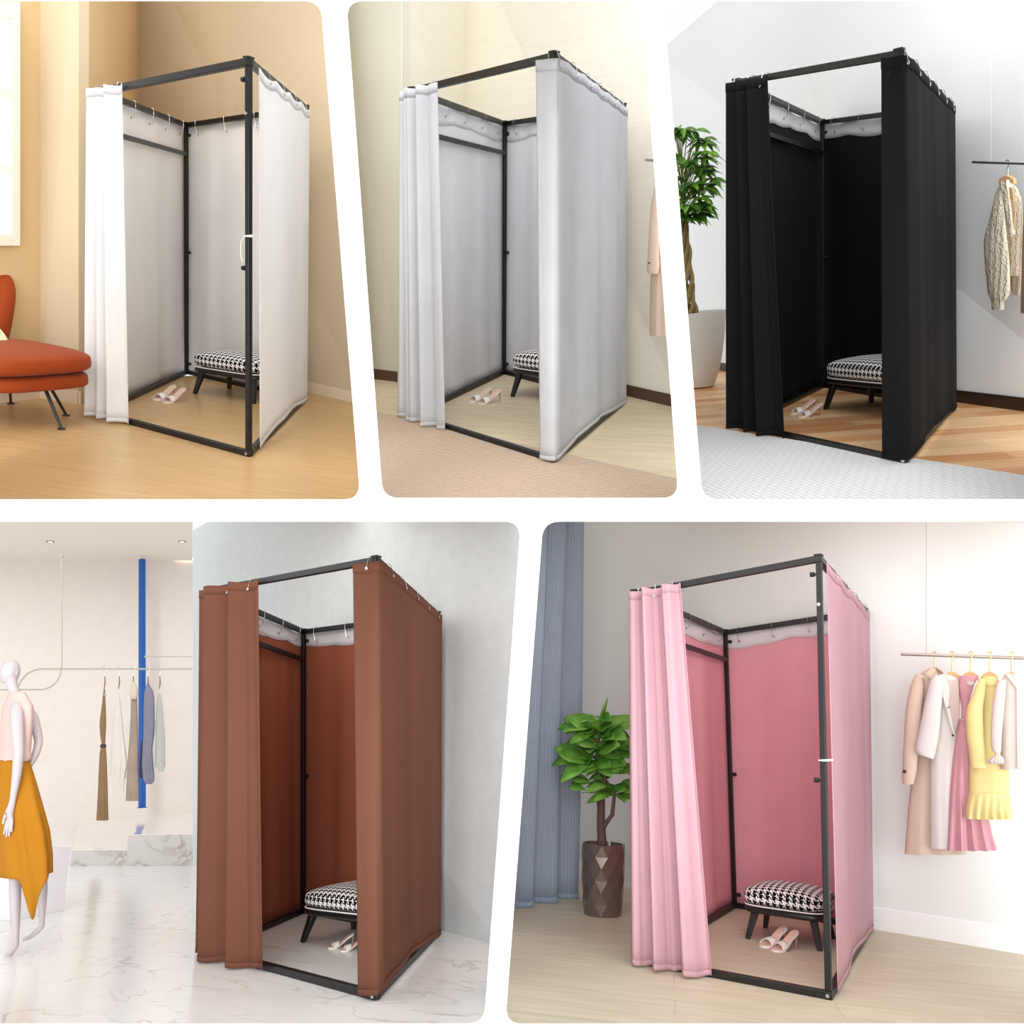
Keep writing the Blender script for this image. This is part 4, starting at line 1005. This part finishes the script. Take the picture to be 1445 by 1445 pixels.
# light strip in the ceiling cove
e0, e1 = ce[0]-cn*0.05, ce[1]-cn*0.05
t = R4.thing('cove_light_strip', 'warm light strip in the cove where ceiling meets shop wall', 'light', (e0+e1)/2+V((0, 0, 0.04)))
MB().beam((e0-e1)/2, (e1-e0)/2, 0.03, 0.01).build('led_strip', glow('warm_led', (255, 240, 214), 14), t); MB().beam((e0-e1)/2+V((0, 0, 0.012)), (e1-e0)/2+V((0, 0, 0.012)), 0.05, 0.01).build('channel', STEEL, t)
# plinth behind the mannequin
a = R4.fl(13, 1300); c = a+V((-0.25, 0.2, 0)); zp = R4.zat(a, 13, 1206)
o = MB().box((0, 0, zp/2), (0.5, 0.4, zp)).build('display_plinth', plain('white_lacquer', (226, 224, 228), 0.3), smooth=False, bevel=0.004); R4.put(o, c); tag(o, 'white box plinth standing behind the mannequin legs', 'plinth')

# mannequin
mg = Plane(R4, R4.fl(0, 1346), R4.fl(60, 1346))
mx = lambda X: X*0.3324
my = lambda Y: 900+Y*0.3324
SKN = plain('matt_white_fibreglass', (192, 184, 187), 0.5)
def mannequin():
    t, o = hanging(mg, 'mannequin', 'white mannequin in pink sleeveless top and mustard skirt stepping forward', 'mannequin', (12, 1352, 0))
    s = mg.r.mpp(o)*0.3324
    P = lambda X, Y, off=0.0: mg.p(mx(X), my(Y), off)-o
    J = {}
    V_, E_, R_ = [], [], []
    def j(k, X, Y, off, rad, par=None, rad2=None):
        J[k] = len(V_); V_.append(P(X, Y, off)); R_.append((rad*s, (rad2 or rad)*s))
        if par is not None: E_.append((J[par], J[k]))
    j('pelvis', 70, 600, 0, 58)
    j('waist', 62, 500, 0, 46, 'pelvis'); j('chest', 68, 400, 0, 54, 'waist'); j('upch', 74, 320, 0, 48, 'chest'); j('nb', 70, 262, 0, 26, 'upch'); j('neck', 60, 225, 0.0, 20, 'nb')
    j('jaw', 46, 190, 0.01, 27, 'neck'); j('head', 42, 150, 0.01, 38, 'jaw'); j('crown', 42, 112, 0, 30, 'head')
    j('sh1', 72, 296, 0.07, 29, 'upch'); j('ua1', 70, 340, 0.11, 30, 'sh1'); j('el1', 80, 490, 0.12, 24, 'ua1'); j('fa1', 70, 590, 0.13, 20, 'el1'); j('wr1', 54, 690, 0.13, 13, 'fa1')
    j('pa1', 44, 738, 0.13, 19, 'wr1', 10)
    for k, (x0_, y0_, x1_, y1_, x2_, y2_) in enumerate(((31, 772, 23, 806, 17, 836), (37, 776, 31, 812, 27, 848), (44, 776, 41, 812, 38, 845), (51, 770, 50, 800, 49, 826))):
        j(f'f{k}', x0_, y0_, 0.13, 6.5, 'pa1'); j(f'g{k}', x1_, y1_, 0.14, 5.5, f'f{k}'); j(f'h{k}', x2_, y2_, 0.132, 4.2, f'g{k}')
    j('th', 28, 742, 0.15, 7, 'pa1'); j('th2', 17, 768, 0.155, 5.5, 'th'); j('th3', 12, 792, 0.15, 4.5, 'th2')
    j('sh2', 118, 300, -0.07, 22, 'upch'); j('ua2', 144, 345, -0.08, 24, 'sh2'); j('el2', 166, 440, -0.09, 20, 'ua2'); j('fa2', 152, 495, -0.06, 18, 'el2'); j('wr2', 130, 540, -0.03, 11, 'fa2'); j('pa2', 118, 560, -0.01, 14, 'wr2')
    j('hip1', 64, 690, 0.02, 42, 'pelvis'); j('kn1', 64, 1010, 0.02, 26, 'hip1'); j('ca1', 64, 1110, 0.03, 25, 'kn1'); j('an1', 68, 1270, 0.05, 13, 'ca1'); j('he1', 66, 1310, 0.05, 15, 'an1'); j('bl1', 32, 1350, 0.06, 13, 'he1', 9); j('to1', 4, 1382, 0.065, 8, 'bl1', 5)
    j('hip2', 95, 690, -0.05, 44, 'pelvis'); j('kn2', 165, 960, -0.06, 26, 'hip2'); j('ca2', 180, 1060, -0.08, 24, 'kn2'); j('an2', 178, 1200, -0.1, 12, 'ca2'); j('he2', 176, 1228, -0.1, 14, 'an2'); j('bl2', 132, 1268, -0.1, 12, 'he2', 8); j('to2', 95, 1284, -0.1, 7, 'bl2', 5)
    me = bpy.data.meshes.new('body'); me.from_pydata([tuple(v) for v in V_], E_, [])
    b = bpy.data.objects.new('body', me); COL.objects.link(b); b.parent = t
    b.modifiers.new('skin', 'SKIN'); sv = me.skin_vertices[0].data
    for i, rr in enumerate(R_): sv[i].radius = rr
    sv[0].use_root = True
    b.modifiers['skin'].use_smooth_shade = True
    m = b.modifiers.new('sub', 'SUBSURF'); m.levels = 2; m.render_levels = 2
    me.materials.append(SKN)
    hd = MB(); hd.sphere((0, 0, 0), (38*s, 44*s, 58*s), 24, 16)
    c = P(42, 145, 0.01); hd.v = [v+c for v in hd.v]
    # faint face relief: brow, nose and chin turned to the left
    for dx, dz, rr in ((-36, 2, 5), (-34, -8, 6), (-26, -38, 13)): hd.sphere(c+V((dx*s, -12*s, dz*s)), rr*s, 10, 6)
    hd.build('head', SKN, t, angle=80)
    MB().sphere(P(70, 150, 0.05), (5*s, 5*s, 11*s), 10, 6).build('ear', SKN, t)
    # clothes
    top = gar_mesh(mg, [(my(a), mx(b_), mx(c_)) for a, b_, c_ in ((232, 34, 108), (262, 24, 126), (290, 12, 142), (340, 4, 142), (420, -2, 136), (480, -4, 132), (515, -6, 132), (560, -10, 70))], 0.0, 0.115, 3, 0.03, o, n=48)
    top.build('sleeveless_top', fabric('blush_pink_knit', (214, 184, 178), 0.0, 300, 0.3), t, angle=80)
    rg_ = MB()
    hemR = lambda th: 1010+170*math.exp(-((math.cos(th)-0.35)/0.28)**2)*(1 if math.sin(th) > 0 else 0.2)-60*max(0, math.cos(th)-0.75)*4*0.25
    def sk(u, v):
        th = 2*PI*u; hem = hemR(th); Y = 520+(hem-520)*v
        w = 66+ (54*min(1, v*1.6)**0.8)+2*v; cx = 56+40*min(1, v*1.2)
        k = 1+0.055*v*math.sin(9*th+2*v)
        q = P(cx+w*k*math.cos(th), Y, 0.0)+mg.d*(w*s*1.0*k*math.sin(th)); return q
    rg_.grid(sk, 120, 30); rg_.build('asymmetric_skirt', fabric('mustard_wool', (176, 118, 30), 0, 500, 0.15), t, solid=0.004, angle=80)
    MB().tube([P(58+63*math.cos(a), 522, 0)+mg.d*(60*s*math.sin(a)) for a in [2*PI*k/40 for k in range(41)]], 0.006, 6, False).build('waistband', fabric('mustard_band', (170, 100, 18)), t)
mannequin()
